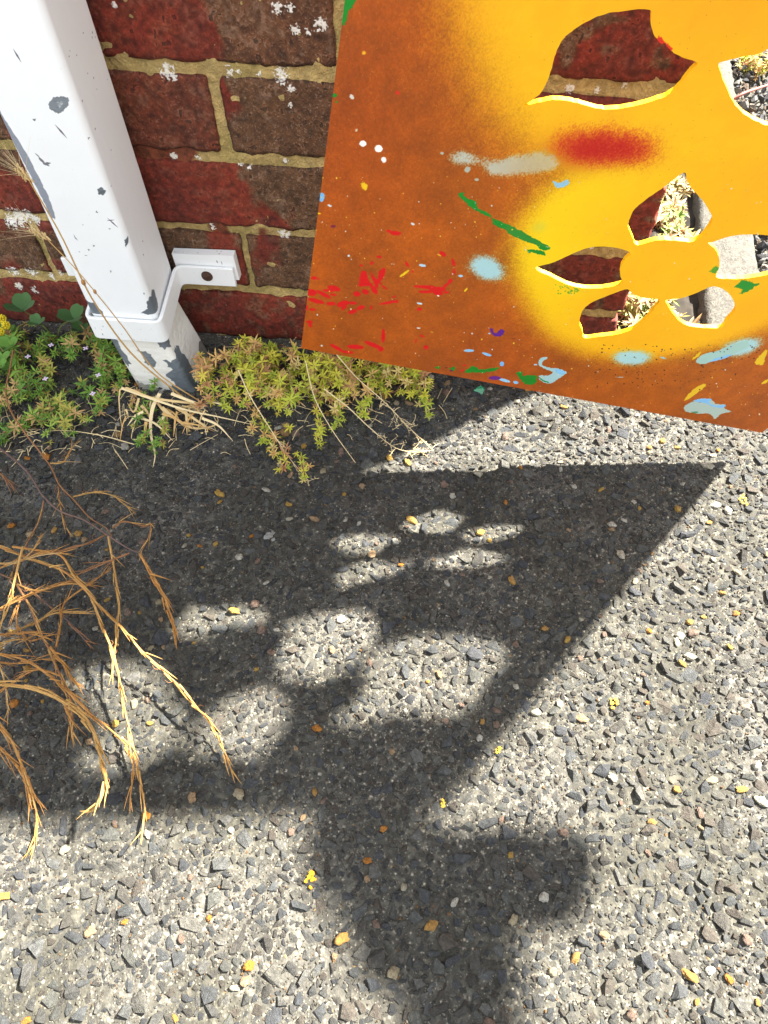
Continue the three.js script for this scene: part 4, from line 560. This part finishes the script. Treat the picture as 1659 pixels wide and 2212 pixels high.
{
  const r = rng(251), z3 = (x, y) => atZ(x, y, 0.1);
  const tuft = group('dry_grass_tuft', 'pale straw tuft of dry grass blades curling at the downpipe foot', 'grass tuft');
  const blades = [[[[430, 872, 0.02], [330, 860, 0.03], [262, 838, 0.03], [258, 880, 0.012], [265, 935, 0.003]], 0.0012], [[[345, 850, 0.03], [330, 880, 0.022], [325, 930, 0.012], [335, 985, 0.006], [330, 1010, 0.003]], 0.0019], [[[262, 838, 0.03], [330, 862, 0.03], [400, 885, 0.022], [470, 900, 0.014], [545, 917, 0.004]], 0.0013], [[[370, 850, 0.03], [400, 862, 0.028], [440, 878, 0.02], [430, 885, 0.012]], 0.0016], [[[350, 880, 0.02], [380, 905, 0.014], [420, 925, 0.006], [470, 915, 0.004], [465, 890, 0.004]], 0.0016], [[[340, 870, 0.02], [360, 900, 0.012], [355, 930, 0.008], [362, 890, 0.01]], 0.0012], [[[380, 880, 0.02], [420, 905, 0.014], [450, 930, 0.006], [400, 940, 0.004]], 0.0014], [[[300, 860, 0.02], [290, 890, 0.012], [275, 870, 0.01]], 0.0012]];
  for (const [p, w] of blades) mesh('blade', ribbon(p.map(([x, y, h]) => G(x, y, h)), w), strawMats[(r() * 2) | 0], tuft);
  for (let k = 0; k < 26; k++) { const x = 270 + 190 * r(), y = 862 + 55 * r(), dx = (r() - 0.4) * 120, dy = 10 + 50 * r(); mesh('blade', ribbon([G(x, y, 0.012 + 0.015 * r()), G(x + dx * 0.5, y + dy * 0.3, 0.016), G(x + dx, y + dy, 0.002 + 0.004 * r())], 0.0005 + 0.001 * r()), strawMats[(r() * 3) | 0], tuft); }
  // two flowering stalks leaning across the pipe, each ending in a burst of awns
  const stalk = (label, pts, hx, hy, hz, awns, dir, rad) => {
    const g = group('barley_grass_stalk', label, 'grass', 'dry barley grass stalks');
    mesh('stalk', tube(pts, rad, 6, 30, 0.5), strawMats[2], g);
    const node = pts[Math.floor(pts.length / 2)]; mesh('node', new THREE.SphereGeometry(rad * 1.9, 8, 6).scale(1, 1.6, 1).translate(node.x, node.y, node.z), mat(0.36, 0.17, 0.05, 0.7), g);
    const h = V(hx, hy, hz), body = []; for (let i = 0; i < 16; i++) { const t = i / 16, a = i * 2.4; body.push(new THREE.SphereGeometry(0.0014, 6, 4).scale(0.6, 2.2, 0.6).rotateZ(0.5).rotateY(a).translate(h.x + dir.x * 0.012 * t + Math.cos(a) * 0.002, h.y + dir.y * 0.012 * t, h.z + dir.z * 0.012 * t + Math.sin(a) * 0.002)); }
    const sh = mesh('seed_head', merge(body), strawMats[0], g), aw = [];
    for (let i = 0; i < awns; i++) { const d = dir.clone().add(V((r() - 0.5) * 1.3, (r() - 0.5) * 1.3, (r() - 0.5) * 1.3)).normalize(), L = 0.016 + 0.018 * r(), o = h.clone().addScaledVector(dir, 0.01 * r()); aw.push(tube([o, o.clone().addScaledVector(d, L * 0.5), o.clone().addScaledVector(d, L).add(V(0, -0.001, 0))], 0.00016, 3, 4, 0.2)); }
    mesh('awn', merge(aw), strawMats[1], sh);
  };
  const base = G(408, 868, 0.006), h1 = atZ(62, 388, 0.125), h2 = atZ(100, 515, 0.122);
  stalk('dry barley grass stalk leaning across the pipe, head high on the white pipe', [base, atZ(290, 770, 0.112), atZ(205, 655, 0.118), atZ(180, 610, 0.12), atZ(130, 505, 0.122), h1], h1.x, h1.y, h1.z, 26, V(-0.3, 0.9, 0.2), 0.00105);
  stalk('dry barley grass stalk with a fan of awns at the pipe edge', [G(440, 872, 0.006), atZ(340, 805, 0.115), atZ(265, 705, 0.12), atZ(205, 630, 0.124), atZ(158, 575, 0.124), h2], h2.x, h2.y, h2.z, 24, V(-0.8, 0.75, 0.1), 0.0008);
  // thin bleached stalks lying out of the yellow clump
  const lying = (label, pts, twigs) => {
    const g = group('bleached_stalk', label, 'grass', 'bleached grass stalks'), P = pts.map(([x, y, h]) => G(x, y, h)), c = new THREE.CatmullRomCurve3(P);
    mesh('stalk', tube(P, 0.0007, 5, 26, 0.45), strawMats[1], g); const list = [];
    for (let i = 0; i < twigs; i++) { const t = 0.5 + 0.5 * r(), o = c.getPointAt(t), d = c.getTangentAt(t).multiplyScalar(0.5).add(V((r() - 0.5) * 1.6, 0.25 * r(), (r() - 0.5) * 1.6)).normalize(), L = 0.006 + 0.012 * r(), e = o.clone().addScaledVector(d, L); e.y = Math.max(e.y, 0.003); list.push(tube([o, o.clone().lerp(e, 0.5).add(V(0.001 * (r() - 0.5), 0.001, 0.001 * (r() - 0.5))), e], 0.00033, 3, 5, 0.6)); for (let j = 0; j < 3; j++) { const f = o.clone().lerp(e, 0.4 + 0.3 * j), n = f.clone().add(V((r() - 0.5) * 0.006, 0.001, (r() - 0.5) * 0.006)); list.push(tube([f, f.clone().lerp(n, 0.5), n], 0.0003, 3, 2, 0.9)); } }
    if (list.length) mesh('panicle', merge(list), strawMats[1], g);
  };
  lying('bleached branching stalk with fine twigs lying across the wall shadow', [[722, 760, 0.045], [770, 815, 0.04], [830, 868, 0.03], [880, 920, 0.018], [935, 972, 0.004]], 26);
  lying('thin bleached twiggy stalk whose tip ends at the sunlit edge', [[700, 840, 0.04], [752, 880, 0.03], [800, 925, 0.018], [860, 970, 0.007], [918, 978, 0.004]], 20);
  lying('long plain straw stalk trailing down out of the yellow ground cover', [[660, 780, 0.05], [680, 860, 0.035], [715, 925, 0.02], [768, 1000, 0.004]], 0);
  lying('straw stalk trailing towards the lone yellow sprig on the path', [[515, 800, 0.05], [540, 855, 0.04], [580, 920, 0.024], [622, 985, 0.008], [668, 1040, 0.004]], 8);
  lying('fine straw stalk rooted by the pipe foot running to the left', [[290, 960, 0.004], [215, 940, 0.008], [120, 930, 0.006], [40, 945, 0.004]], 6);
}
{
  const r = rng(271), list = [], litter = (x0, x1, y0, y1, n) => { for (let k = 0; k < n; k++) { const x = lerp(x0, x1, r()), y = lerp(y0, y1, r()), p = G(x, y), a = r() * 6.28, L = 0.008 + 0.03 * r() * r(), h = () => groundY(p.x, p.z) + 0.003 + 0.004 * r(); list.push(tube([V(p.x, h(), p.z), V(p.x + Math.cos(a) * L * 0.5 + 0.003 * (r() - 0.5), h() + 0.002, p.z + Math.sin(a) * L * 0.5 + 0.003 * (r() - 0.5)), V(p.x + Math.cos(a) * L, h(), p.z + Math.sin(a) * L)], 0.00025 + 0.0003 * r(), 4, 6, 0.6)); } };
  litter(0, 480, 860, 985, 130); litter(430, 880, 720, 960, 90); litter(880, 1000, 820, 900, 10);
  const m = mesh('straw_litter', merge(list), strawMats[1], scene); tag(m, 'fine broken straw litter scattered along the wall foot', 'litter', null, 'stuff');
  const fl = group('field_madder_flowers', 'tiny pale lilac flowers dotted in the green ground cover', 'flower'), pm = mat(0.62, 0.5, 0.66, 0.8), pet = new THREE.SphereGeometry(0.0011, 6, 4).scale(1, 0.4, 1.6);
  for (const [x, y] of [[110, 745], [212, 810], [148, 690], [60, 770], [185, 752], [200, 850], [98, 818]]) { const p = G(x, y, 0.036), b = []; for (let k = 0; k < 4; k++) b.push(pet.clone().translate(0, 0, 0.0018).rotateY(k * 1.571 + x).translate(p.x, p.y, p.z)); mesh('floret', merge(b), pm, fl); mesh('flower_stalk', tube([V(p.x, 0.004, p.z - 0.004), V(p.x + 0.001, p.y * 0.6, p.z - 0.002), p], 0.0004, 4, 6, 0.7), stemMats.green, fl); }
}
// ------------------------------------------------------------------ dried weed sprawling over the path from the left
{
  const r = rng(261), D = ([x, y]) => [x * 0.45, 929 + y * 0.45];
  const weed = group('dried_weed', 'dried orange-brown weed with tangled brittle pod-bearing stems on the path', 'dead plant');
  const mats = [mat(0.66, 0.31, 0.07, 0.65), mat(0.74, 0.42, 0.12, 0.65), mat(0.42, 0.19, 0.07, 0.7), mat(0.2, 0.12, 0.1, 0.75), mat(0.74, 0.5, 0.24, 0.65)].map((m) => { m.map = stoneTex; return m; });
  // [points in zoomed pixels, height at start, height at end, radius, material, pods]
  const stems = [
    [[[62, -380], [49, -298], [27, -175], [44, -109], [110, 0], [240, 170], [290, 270], [350, 330], [430, 420], [520, 480], [540, 520]], 0.05, 0.045, 0.0016, 2, 0],
    [[[-160, 0], [0, 90], [130, 200], [210, 320], [290, 390], [400, 430], [510, 500], [620, 570], [670, 590]], 0.05, 0.045, 0.0021, 3, 0],
    [[[670, 590], [720, 680], [770, 760], [810, 860], [840, 970]], 0.044, 0.012, 0.0022, 0, 16], [[[520, 510], [540, 620], [560, 740], [570, 850], [560, 970], [540, 1150]], 0.045, 0.02, 0.0019, 1, 16],
    [[[-200, 500], [0, 560], [150, 620], [310, 680], [420, 780], [480, 850], [570, 930], [680, 1060], [800, 1170], [900, 1290], [980, 1370], [1040, 1460], [1110, 1630]], 0.06, 0.006, 0.0021, 0, 34],
    [[[60, 560], [200, 580], [290, 600], [350, 690], [430, 790], [480, 920], [540, 1060], [570, 1180], [600, 1350], [640, 1520], [680, 1720], [695, 1820], [685, 1920]], 0.06, 0.004, 0.0019, 0, 32],
    [[[-200, 1200], [0, 1220], [150, 1240], [300, 1300], [400, 1370], [460, 1470], [490, 1600], [510, 1670], [480, 1780], [440, 1830]], 0.065, 0.045, 0.0026, 1, 34],
    [[[-200, 1040], [0, 1075], [110, 1100], [240, 1180], [330, 1260], [420, 1350], [520, 1430], [600, 1510], [640, 1620], [625, 1760]], 0.05, 0.01, 0.0019, 0, 26],
    [[[-120, 1280], [0, 1410], [60, 1500], [110, 1620], [150, 1740], [180, 1880], [165, 1990]], 0.05, 0.003, 0.0018, 1, 20], [[[-100, 1440], [0, 1530], [70, 1600], [120, 1680], [180, 1770]], 0.04, 0.012, 0.0017, 0, 14],
    [[[80, 740], [150, 860], [190, 970], [240, 1060], [290, 1180], [340, 1290], [350, 1450]], 0.05, 0.012, 0.0019, 2, 14], [[[240, 1040], [300, 1120], [360, 1210]], 0.035, 0.012, 0.0019, 0, 8],
    [[[110, 560], [75, 700], [40, 850], [0, 930], [-60, 980]], 0.07, 0.06, 0.0019, 1, 12], [[[-60, 900], [0, 860], [150, 790], [270, 750], [330, 740]], 0.05, 0.035, 0.0016, 0, 12], [[[-80, 640], [0, 690], [110, 740], [220, 830], [310, 900], [410, 1010]], 0.05, 0.012, 0.0016, 3, 8],
    [[[60, 970], [160, 930], [260, 880], [390, 880]], 0.035, 0.022, 0.0015, 1, 12], [[[270, 1040], [290, 940], [310, 830], [400, 760], [500, 690]], 0.035, 0.03, 0.0014, 0, 12], [[[540, 470], [590, 440], [700, 460], [722, 450], [715, 510], [680, 580]], 0.046, 0.046, 0.0015, 2, 6],
    [[[350, 320], [450, 300], [540, 315], [610, 365]], 0.046, 0.04, 0.0013, 1, 8], [[[240, 160], [300, 155], [345, 85]], 0.046, 0.045, 0.0013, 1, 6], [[[620, 590], [500, 640], [380, 690]], 0.045, 0.045, 0.0014, 2, 6], [[[210, 340], [190, 430], [130, 540], [60, 680]], 0.048, 0.04, 0.0014, 2, 4],
    [[[-80, 970], [0, 980], [120, 975], [210, 990]], 0.04, 0.035, 0.0014, 0, 8], [[[280, 270], [290, 370], [320, 470]], 0.045, 0.04, 0.0012, 2, 6], [[[510, 500], [430, 540], [330, 570], [200, 590]], 0.045, 0.05, 0.0014, 2, 8], [[[-60, 1060], [0, 1140], [30, 1250], [40, 1340]], 0.05, 0.02, 0.0014, 4, 6],
    [[[-60, 600], [0, 640], [110, 620], [170, 560], [190, 520]], 0.06, 0.06, 0.0015, 4, 8], [[[-100, 700], [60, 640], [200, 600], [280, 590]], 0.06, 0.055, 0.0017, 4, 8], [[[-40, 180], [0, 210], [50, 255]], 0.03, 0.02, 0.0016, 2, 6], [[[300, 1300], [330, 1360], [345, 1460]], 0.03, 0.012, 0.0016, 0, 6], [[[-80, 1100], [60, 1120], [200, 1100]], 0.03, 0.028, 0.0013, 0, 8], [[[80, 740], [180, 770], [300, 740], [420, 740]], 0.05, 0.04, 0.0012, 1, 8], [[[100, 800], [80, 920], [140, 1010], [200, 1000]], 0.04, 0.03, 0.0013, 0, 8], [[[190, 970], [130, 1000], [60, 1010], [0, 1040]], 0.035, 0.03, 0.0013, 1, 6], [[[290, 1180], [180, 1150], [80, 1200], [0, 1260]], 0.03, 0.03, 0.0013, 0, 8],
  ];
  for (const [pts, h0, h1, rad, mi, pods] of stems) {
    const P = pts.map((p, i) => { const [x, y] = D(p), t = i / (pts.length - 1), q = G(x, y, lerp(h0, h1, t) + 0.004 * Math.sin(t * 7 + x)); return q; }), c = new THREE.CatmullRomCurve3(P, false, 'centripetal');
    const s = mesh('stem', tube(P, rad * 0.62, 6, 14 + P.length * 3, 0.5), mats[mi], weed), list = [];
    for (let k = 0; k < pods; k++) {   // narrow dry pods pressed along the stem, a few splayed
      const t = 0.12 + 0.86 * (k + r() * 0.6) / pods, o = c.getPointAt(Math.min(0.995, t)), d = c.getTangentAt(Math.min(0.995, t)), sp = r() < 0.18 ? 0.55 : 0.16; d.add(V((r() - 0.5) * sp * 2, (r() - 0.3) * sp, (r() - 0.5) * sp * 2)).normalize();
      const L = 0.010 + 0.013 * r(), w = rad * (0.3 + 0.26 * r()), off = V(r() - 0.5, r() * 0.6, r() - 0.5).multiplyScalar(rad * 1.5); o.add(off);
      const e = o.clone().addScaledVector(d, L); if (e.y < 0.003) e.y = 0.003; list.push(tube([o, o.clone().lerp(e, 0.55).add(V(0, 0.0008, 0)), e], w, 4, 4, 0.12));
    }
    for (let k = 0; k < 3 && pods; k++) { const o = c.getPointAt(1), d = c.getTangentAt(0.99).add(V((r() - 0.5) * 0.9, (r() - 0.5) * 0.3, (r() - 0.5) * 0.9)).normalize(), e = o.clone().addScaledVector(d, 0.008 + 0.008 * r()); if (e.y < 0.003) e.y = 0.003; list.push(tube([o, o.clone().lerp(e, 0.5), e], rad * 0.35, 4, 3, 0.15)); }
    if (list.length) mesh('pod_cluster', merge(list), mats[mi === 3 ? 2 : r() < 0.5 ? mi : r() < 0.5 ? 1 : 0], s);
    const curl = []; for (let k = 0; k < 2 + rad * 900; k++) { const o = c.getPointAt(0.05 + 0.85 * r()), a = r() * 6, q = []; for (let i = 0; i < 5; i++) q.push(o.clone().add(V(Math.cos(a + i) * 0.0012 * i, 0.0008 * i, Math.sin(a + i) * 0.0012 * i))); curl.push(tube(q, 0.0003, 3, 6, 0.4)); }
    mesh('tendril', merge(curl), mats[2], s);
  }
}
// ------------------------------------------------------------------ small loose things on the path
{
  const r = rng(281), put = (o, x, y, h) => { const p = G(x, y); o.position.set(p.x, groundY(p.x, p.z) + h, p.z); return o; };
  const shard = mesh('glass_shard', chipGeos[4], new THREE.MeshPhysicalMaterial({ color: new THREE.Color().setRGB(0.05, 0.42, 0.22), roughness: 0.12, transmission: 0.55, thickness: 0.004 }), scene); put(shard, 1034, 850, 0.003).scale.set(0.017, 0.009, 0.010); shard.rotation.set(0.3, 0.4, 0.2); tag(shard, 'small green glass shard lying near the wall shadow edge', 'glass');
  const crust = group('pale_mortar_crumb', 'crumbly white mortar fragment on the shaded dark path', 'rubble'); { const p = G(584, 1158); for (let k = 0; k < 9; k++) { const m = mesh('crumb', pebbleGeos[k % 6], stoneMat(0.6, 0.6, 0.56, 0.95), crust); const s = 0.003 + 0.004 * r(), x = p.x + (r() - 0.5) * 0.011, z = p.z + (r() - 0.5) * 0.010; m.position.set(x, groundY(x, z) + 0.0018, z); m.scale.set(s, s * 0.6, s); m.rotation.y = r() * 6; } }
  for (const [x, y, n, label] of [[1605, 1085, 16, 'large mustard lichen crust on the sunlit path beyond the shadow'], [1325, 1521, 12, 'bright yellow lichen rosette in the open sunlit path'], [672, 1898, 14, 'orange lichen fleck inside the hand shadow'], [955, 1738, 7, 'tiny yellow lichen fleck between the board shadow and hand shadow'], [1076, 1622, 7, 'yellow lichen fleck on the right edge of the board shadow']]) {
    const g = group('lichen', label, 'lichen', 'yellow lichen flecks'), p = G(x, y); for (let k = 0; k < n; k++) { const m = mesh('lobe', pebbleGeos[k % 6], n === 14 ? lichenMats()[1] : lichenMats()[0], g), a = r() * 6.28, d = 0.0004 * n * Math.sqrt(r()), qx = p.x + Math.cos(a) * d * 0.7, qz = p.z + Math.sin(a) * d * 1.2, s = 0.0011 + 0.0014 * r(); m.position.set(qx, groundY(qx, qz) + 0.002, qz); m.scale.set(s, s * 0.5, s * 1.2); m.rotation.y = r() * 6; }
  }
  // bigger loose stones swept against the wall foot
  const sm = [[0.06, 0.065, 0.075], [0.09, 0.095, 0.1], [0.045, 0.048, 0.055], [0.1, 0.09, 0.075]].map((t) => stoneMat(...t)), pm = [[0.6, 0.56, 0.48], [0.5, 0.3, 0.12]].map((t) => stoneMat(...t));
  const loose = []; for (let k = 0; k < 95; k++) loose.push([10 + 440 * r(), 905 + 75 * r() - 30 * r() * r()]); for (let k = 0; k < 75; k++) loose.push([900 + 260 * r(), 815 + 130 * r() * r()]); for (let k = 0; k < 40; k++) loose.push([450 + 450 * r(), 930 + 70 * r() - 0]);
  for (const [x, y] of loose) { const p = G(x, y), s = 0.006 + 0.009 * r() * r(), light = r() < 0.12; const m = mesh(light ? 'pebble' : 'stone_chip', light ? pebbleGeos[(r() * 6) | 0] : chipGeos[(r() * 12) | 0], light ? pm[(r() * 2) | 0] : sm[(r() * 4) | 0], ground); m.position.set(p.x, groundY(p.x, p.z) + s * 0.22, p.z); m.scale.set(s * (light ? 0.7 : 1.2), s * (light ? 0.6 : 1), s * (light ? 0.7 : 1.2)); m.rotation.set(r() - 0.5, r() * 6.28, r() - 0.5); }
}
function lichenMats() { return lichenMats.cache ??= [mat(0.42, 0.27, 0.03, 0.95), mat(0.5, 0.22, 0.01, 0.95)]; }

// ------------------------------------------------------------------ the person who holds the board (out of frame, casts the hand and arm shadow)
{
  const bp = (u, v, n = 0) => BA.clone().addScaledVector(AB, u).addScaledVector(AD, v).addScaledVector(BN, n);
  const sdf = (bones, lo, size, res, colourOf) => {
    const mc = new MarchingCubes(res, new THREE.MeshBasicMaterial(), false, false, 120000); mc.isolation = 0;
    const step = 2 / res, half = size / 2, mid = lo.clone().addScalar(half), q = V(), d = V();
    const B = bones.map(([a, b, ra, rb]) => ({ a, ab: b.clone().sub(a), l2: Math.max(1e-9, b.distanceToSquared(a)), ra, rb }));
    const kk = size * 0.012;
    for (let z = 0, o = 0; z < res; z++) for (let y = 0; y < res; y++) for (let x = 0; x < res; x++, o++) {
      q.set(-1 + x * step, -1 + y * step, -1 + z * step).multiplyScalar(half).add(mid); let m = 1e3;
      for (const b of B) { d.copy(q).sub(b.a); const t = clamp(d.dot(b.ab) / b.l2, 0, 1), v = d.addScaledVector(b.ab, -t).length() - lerp(b.ra, b.rb, t), h = clamp(0.5 + 0.5 * (m - v) / kk, 0, 1); m = lerp(m, v, h) - kk * h * (1 - h); }
      mc.field[o] = -m;
    }
    mc.update(); const n = mc.count, p = new Float32Array(n * 3), c = new Float32Array(n * 3), nr = mc.normalArray.slice(0, n * 3);
    for (let i = 0; i < n; i++) { q.set(mc.positionArray[i * 3], mc.positionArray[i * 3 + 1], mc.positionArray[i * 3 + 2]).multiplyScalar(half).add(mid); p.set([q.x, q.y, q.z], i * 3); c.set(colourOf(q), i * 3); }
    const g = new THREE.BufferGeometry(); g.setAttribute('position', new THREE.BufferAttribute(p, 3)); g.setAttribute('normal', new THREE.BufferAttribute(nr, 3)); g.setAttribute('color', new THREE.BufferAttribute(c, 3)); return g;
  };
  const skin = [0.42, 0.24, 0.16], shirt = [0.09, 0.11, 0.16], jeans = [0.06, 0.08, 0.13], shoe = [0.05, 0.05, 0.05], hair = [0.05, 0.03, 0.02];
  const wrist = bp(0.552, 0.775, 0.012), elbow = V(0.68, 0.94, 0.45), shR = V(0.72, 0.97, 0.75), shL = V(0.36, 0.98, 0.80), neck = V(0.53, 1.04, 0.80), head = V(0.47, 1.2, 0.72), pelvis = V(0.58, 0.45, 1.06);
  const kneeL = V(0.40, 0.46, 0.74), kneeR = V(0.80, 0.46, 0.76), ankL = V(0.42, 0.09, 0.95), ankR = V(0.78, 0.09, 0.97), elL = V(0.27, 0.72, 0.92), wrL = V(0.30, 0.56, 0.74);
  const body = sdf([
    [wrist, elbow, 0.034, 0.044], [elbow, shR, 0.046, 0.062], [shL, elL, 0.062, 0.046], [elL, wrL, 0.042, 0.028], [wrL, V(0.33, 0.52, 0.68), 0.034, 0.026],
    [shR, shL, 0.075, 0.075], [V(0.53, 0.92, 0.83), V(0.56, 0.7, 0.96), 0.15, 0.135], [V(0.56, 0.7, 0.96), pelvis, 0.13, 0.15], [V(0.47, 0.9, 0.84), V(0.60, 0.9, 0.82), 0.12, 0.12],
    [V(0.435, 1.165, 0.625), V(0.425, 1.135, 0.615), 0.011, 0.017], [V(0.555, 1.19, 0.70), V(0.56, 1.16, 0.705), 0.018, 0.014], [V(0.38, 1.19, 0.755), V(0.375, 1.16, 0.76), 0.018, 0.014], ...[0, 1, 2, 3].map((k) => [V(0.31 + 0.018 * k, 0.52, 0.67), V(0.315 + 0.018 * k, 0.47 + 0.005 * k, 0.655), 0.011, 0.009]), [V(0.30, 0.545, 0.70), V(0.285, 0.50, 0.675), 0.013, 0.010],
    [neck, V(0.49, 1.13, 0.75), 0.055, 0.055], [head, V(0.455, 1.13, 0.68), 0.095, 0.062], [V(0.49, 1.24, 0.76), head, 0.09, 0.09],
    [V(0.50, 0.44, 1.05), kneeL, 0.09, 0.065], [V(0.67, 0.44, 1.06), kneeR, 0.09, 0.065], [kneeL, ankL, 0.062, 0.042], [kneeR, ankR, 0.062, 0.042], [V(0.43, 0.045, 0.99), V(0.38, 0.036, 0.76), 0.042, 0.034], [V(0.79, 0.045, 1.0), V(0.82, 0.036, 0.78), 0.042, 0.034],
  ], V(-0.22, -0.17, -0.01), 1.55, 104, (q) => {
    if (q.y > 1.07 && q.z < 0.95 && q.x < 0.65) return q.z > 0.74 + (1.2 - q.y) * 0.4 || q.y > 1.26 ? hair : skin;
    if (q.y < 0.085) return shoe; if (q.distanceTo(wrL) < 0.09 && q.y < 0.6) return skin; if (q.y < 0.56 && q.z > 0.6) return jeans; if (q.distanceTo(wrist) < 0.12) return skin; return shirt;
  });
  // the gripping hand: palm beyond the corner, four fingers over the top edge, thumb behind
  const fingers = [], F = (pts, rad) => { for (let i = 0; i < pts.length - 1; i++) fingers.push([pts[i], pts[i + 1], rad * (1 - 0.1 * i), rad * (1 - 0.1 * (i + 1))]); };
  const sb = (x, y, n = 0) => { const [u, v] = sunToBoard(x, y), q = bp(u, v); return q.addScaledVector(sunTravel, n / sunTravel.dot(BN)); };   // a point n in front of the board whose shadow falls at (x, y)
  fingers.push([wrist, sb(890, 2010, 0.012), 0.032, 0.036], [sb(890, 2010, 0.012), sb(860, 1880, 0.014), 0.036, 0.03], [sb(940, 1960, 0.012), sb(1000, 1890, 0.012), 0.036, 0.03], [sb(800, 1950, 0.014), sb(790, 1870, 0.016), 0.024, 0.022]);
  for (let k = 0; k < 4; k++) F([sb(880, 1815 + 44 * k, 0.018), sb(780, 1786 + 46 * k, 0.024), sb(700, 1782 + 46 * k, 0.022), sb(672 + 8 * k, 1740 + 46 * k, 0.012)], k === 3 ? 0.0115 : 0.013);
  F([sb(990, 1880, 0.004), sb(960, 1830, -0.02), sb(900, 1790, -0.026), sb(850, 1770, -0.0145)], 0.0115);
  fingers.push([sb(1000, 1870, 0.01), sb(1215, 1868, 0.006), 0.026, 0.024], [sb(1000, 1935, 0.01), sb(1205, 1930, 0.006), 0.026, 0.022]);
  const hand = sdf(fingers, bp(0.50, 0.66).addScalar(-0.14), 0.28, 96, () => skin);
  const person = mesh('person', merge([body, hand]), new THREE.MeshStandardMaterial({ vertexColors: true, roughness: 0.8 }), scene);
  tag(person, 'crouching person in dark shirt and jeans gripping the top corner of the stencil board', 'person');
}

renderer.render(scene, camera);
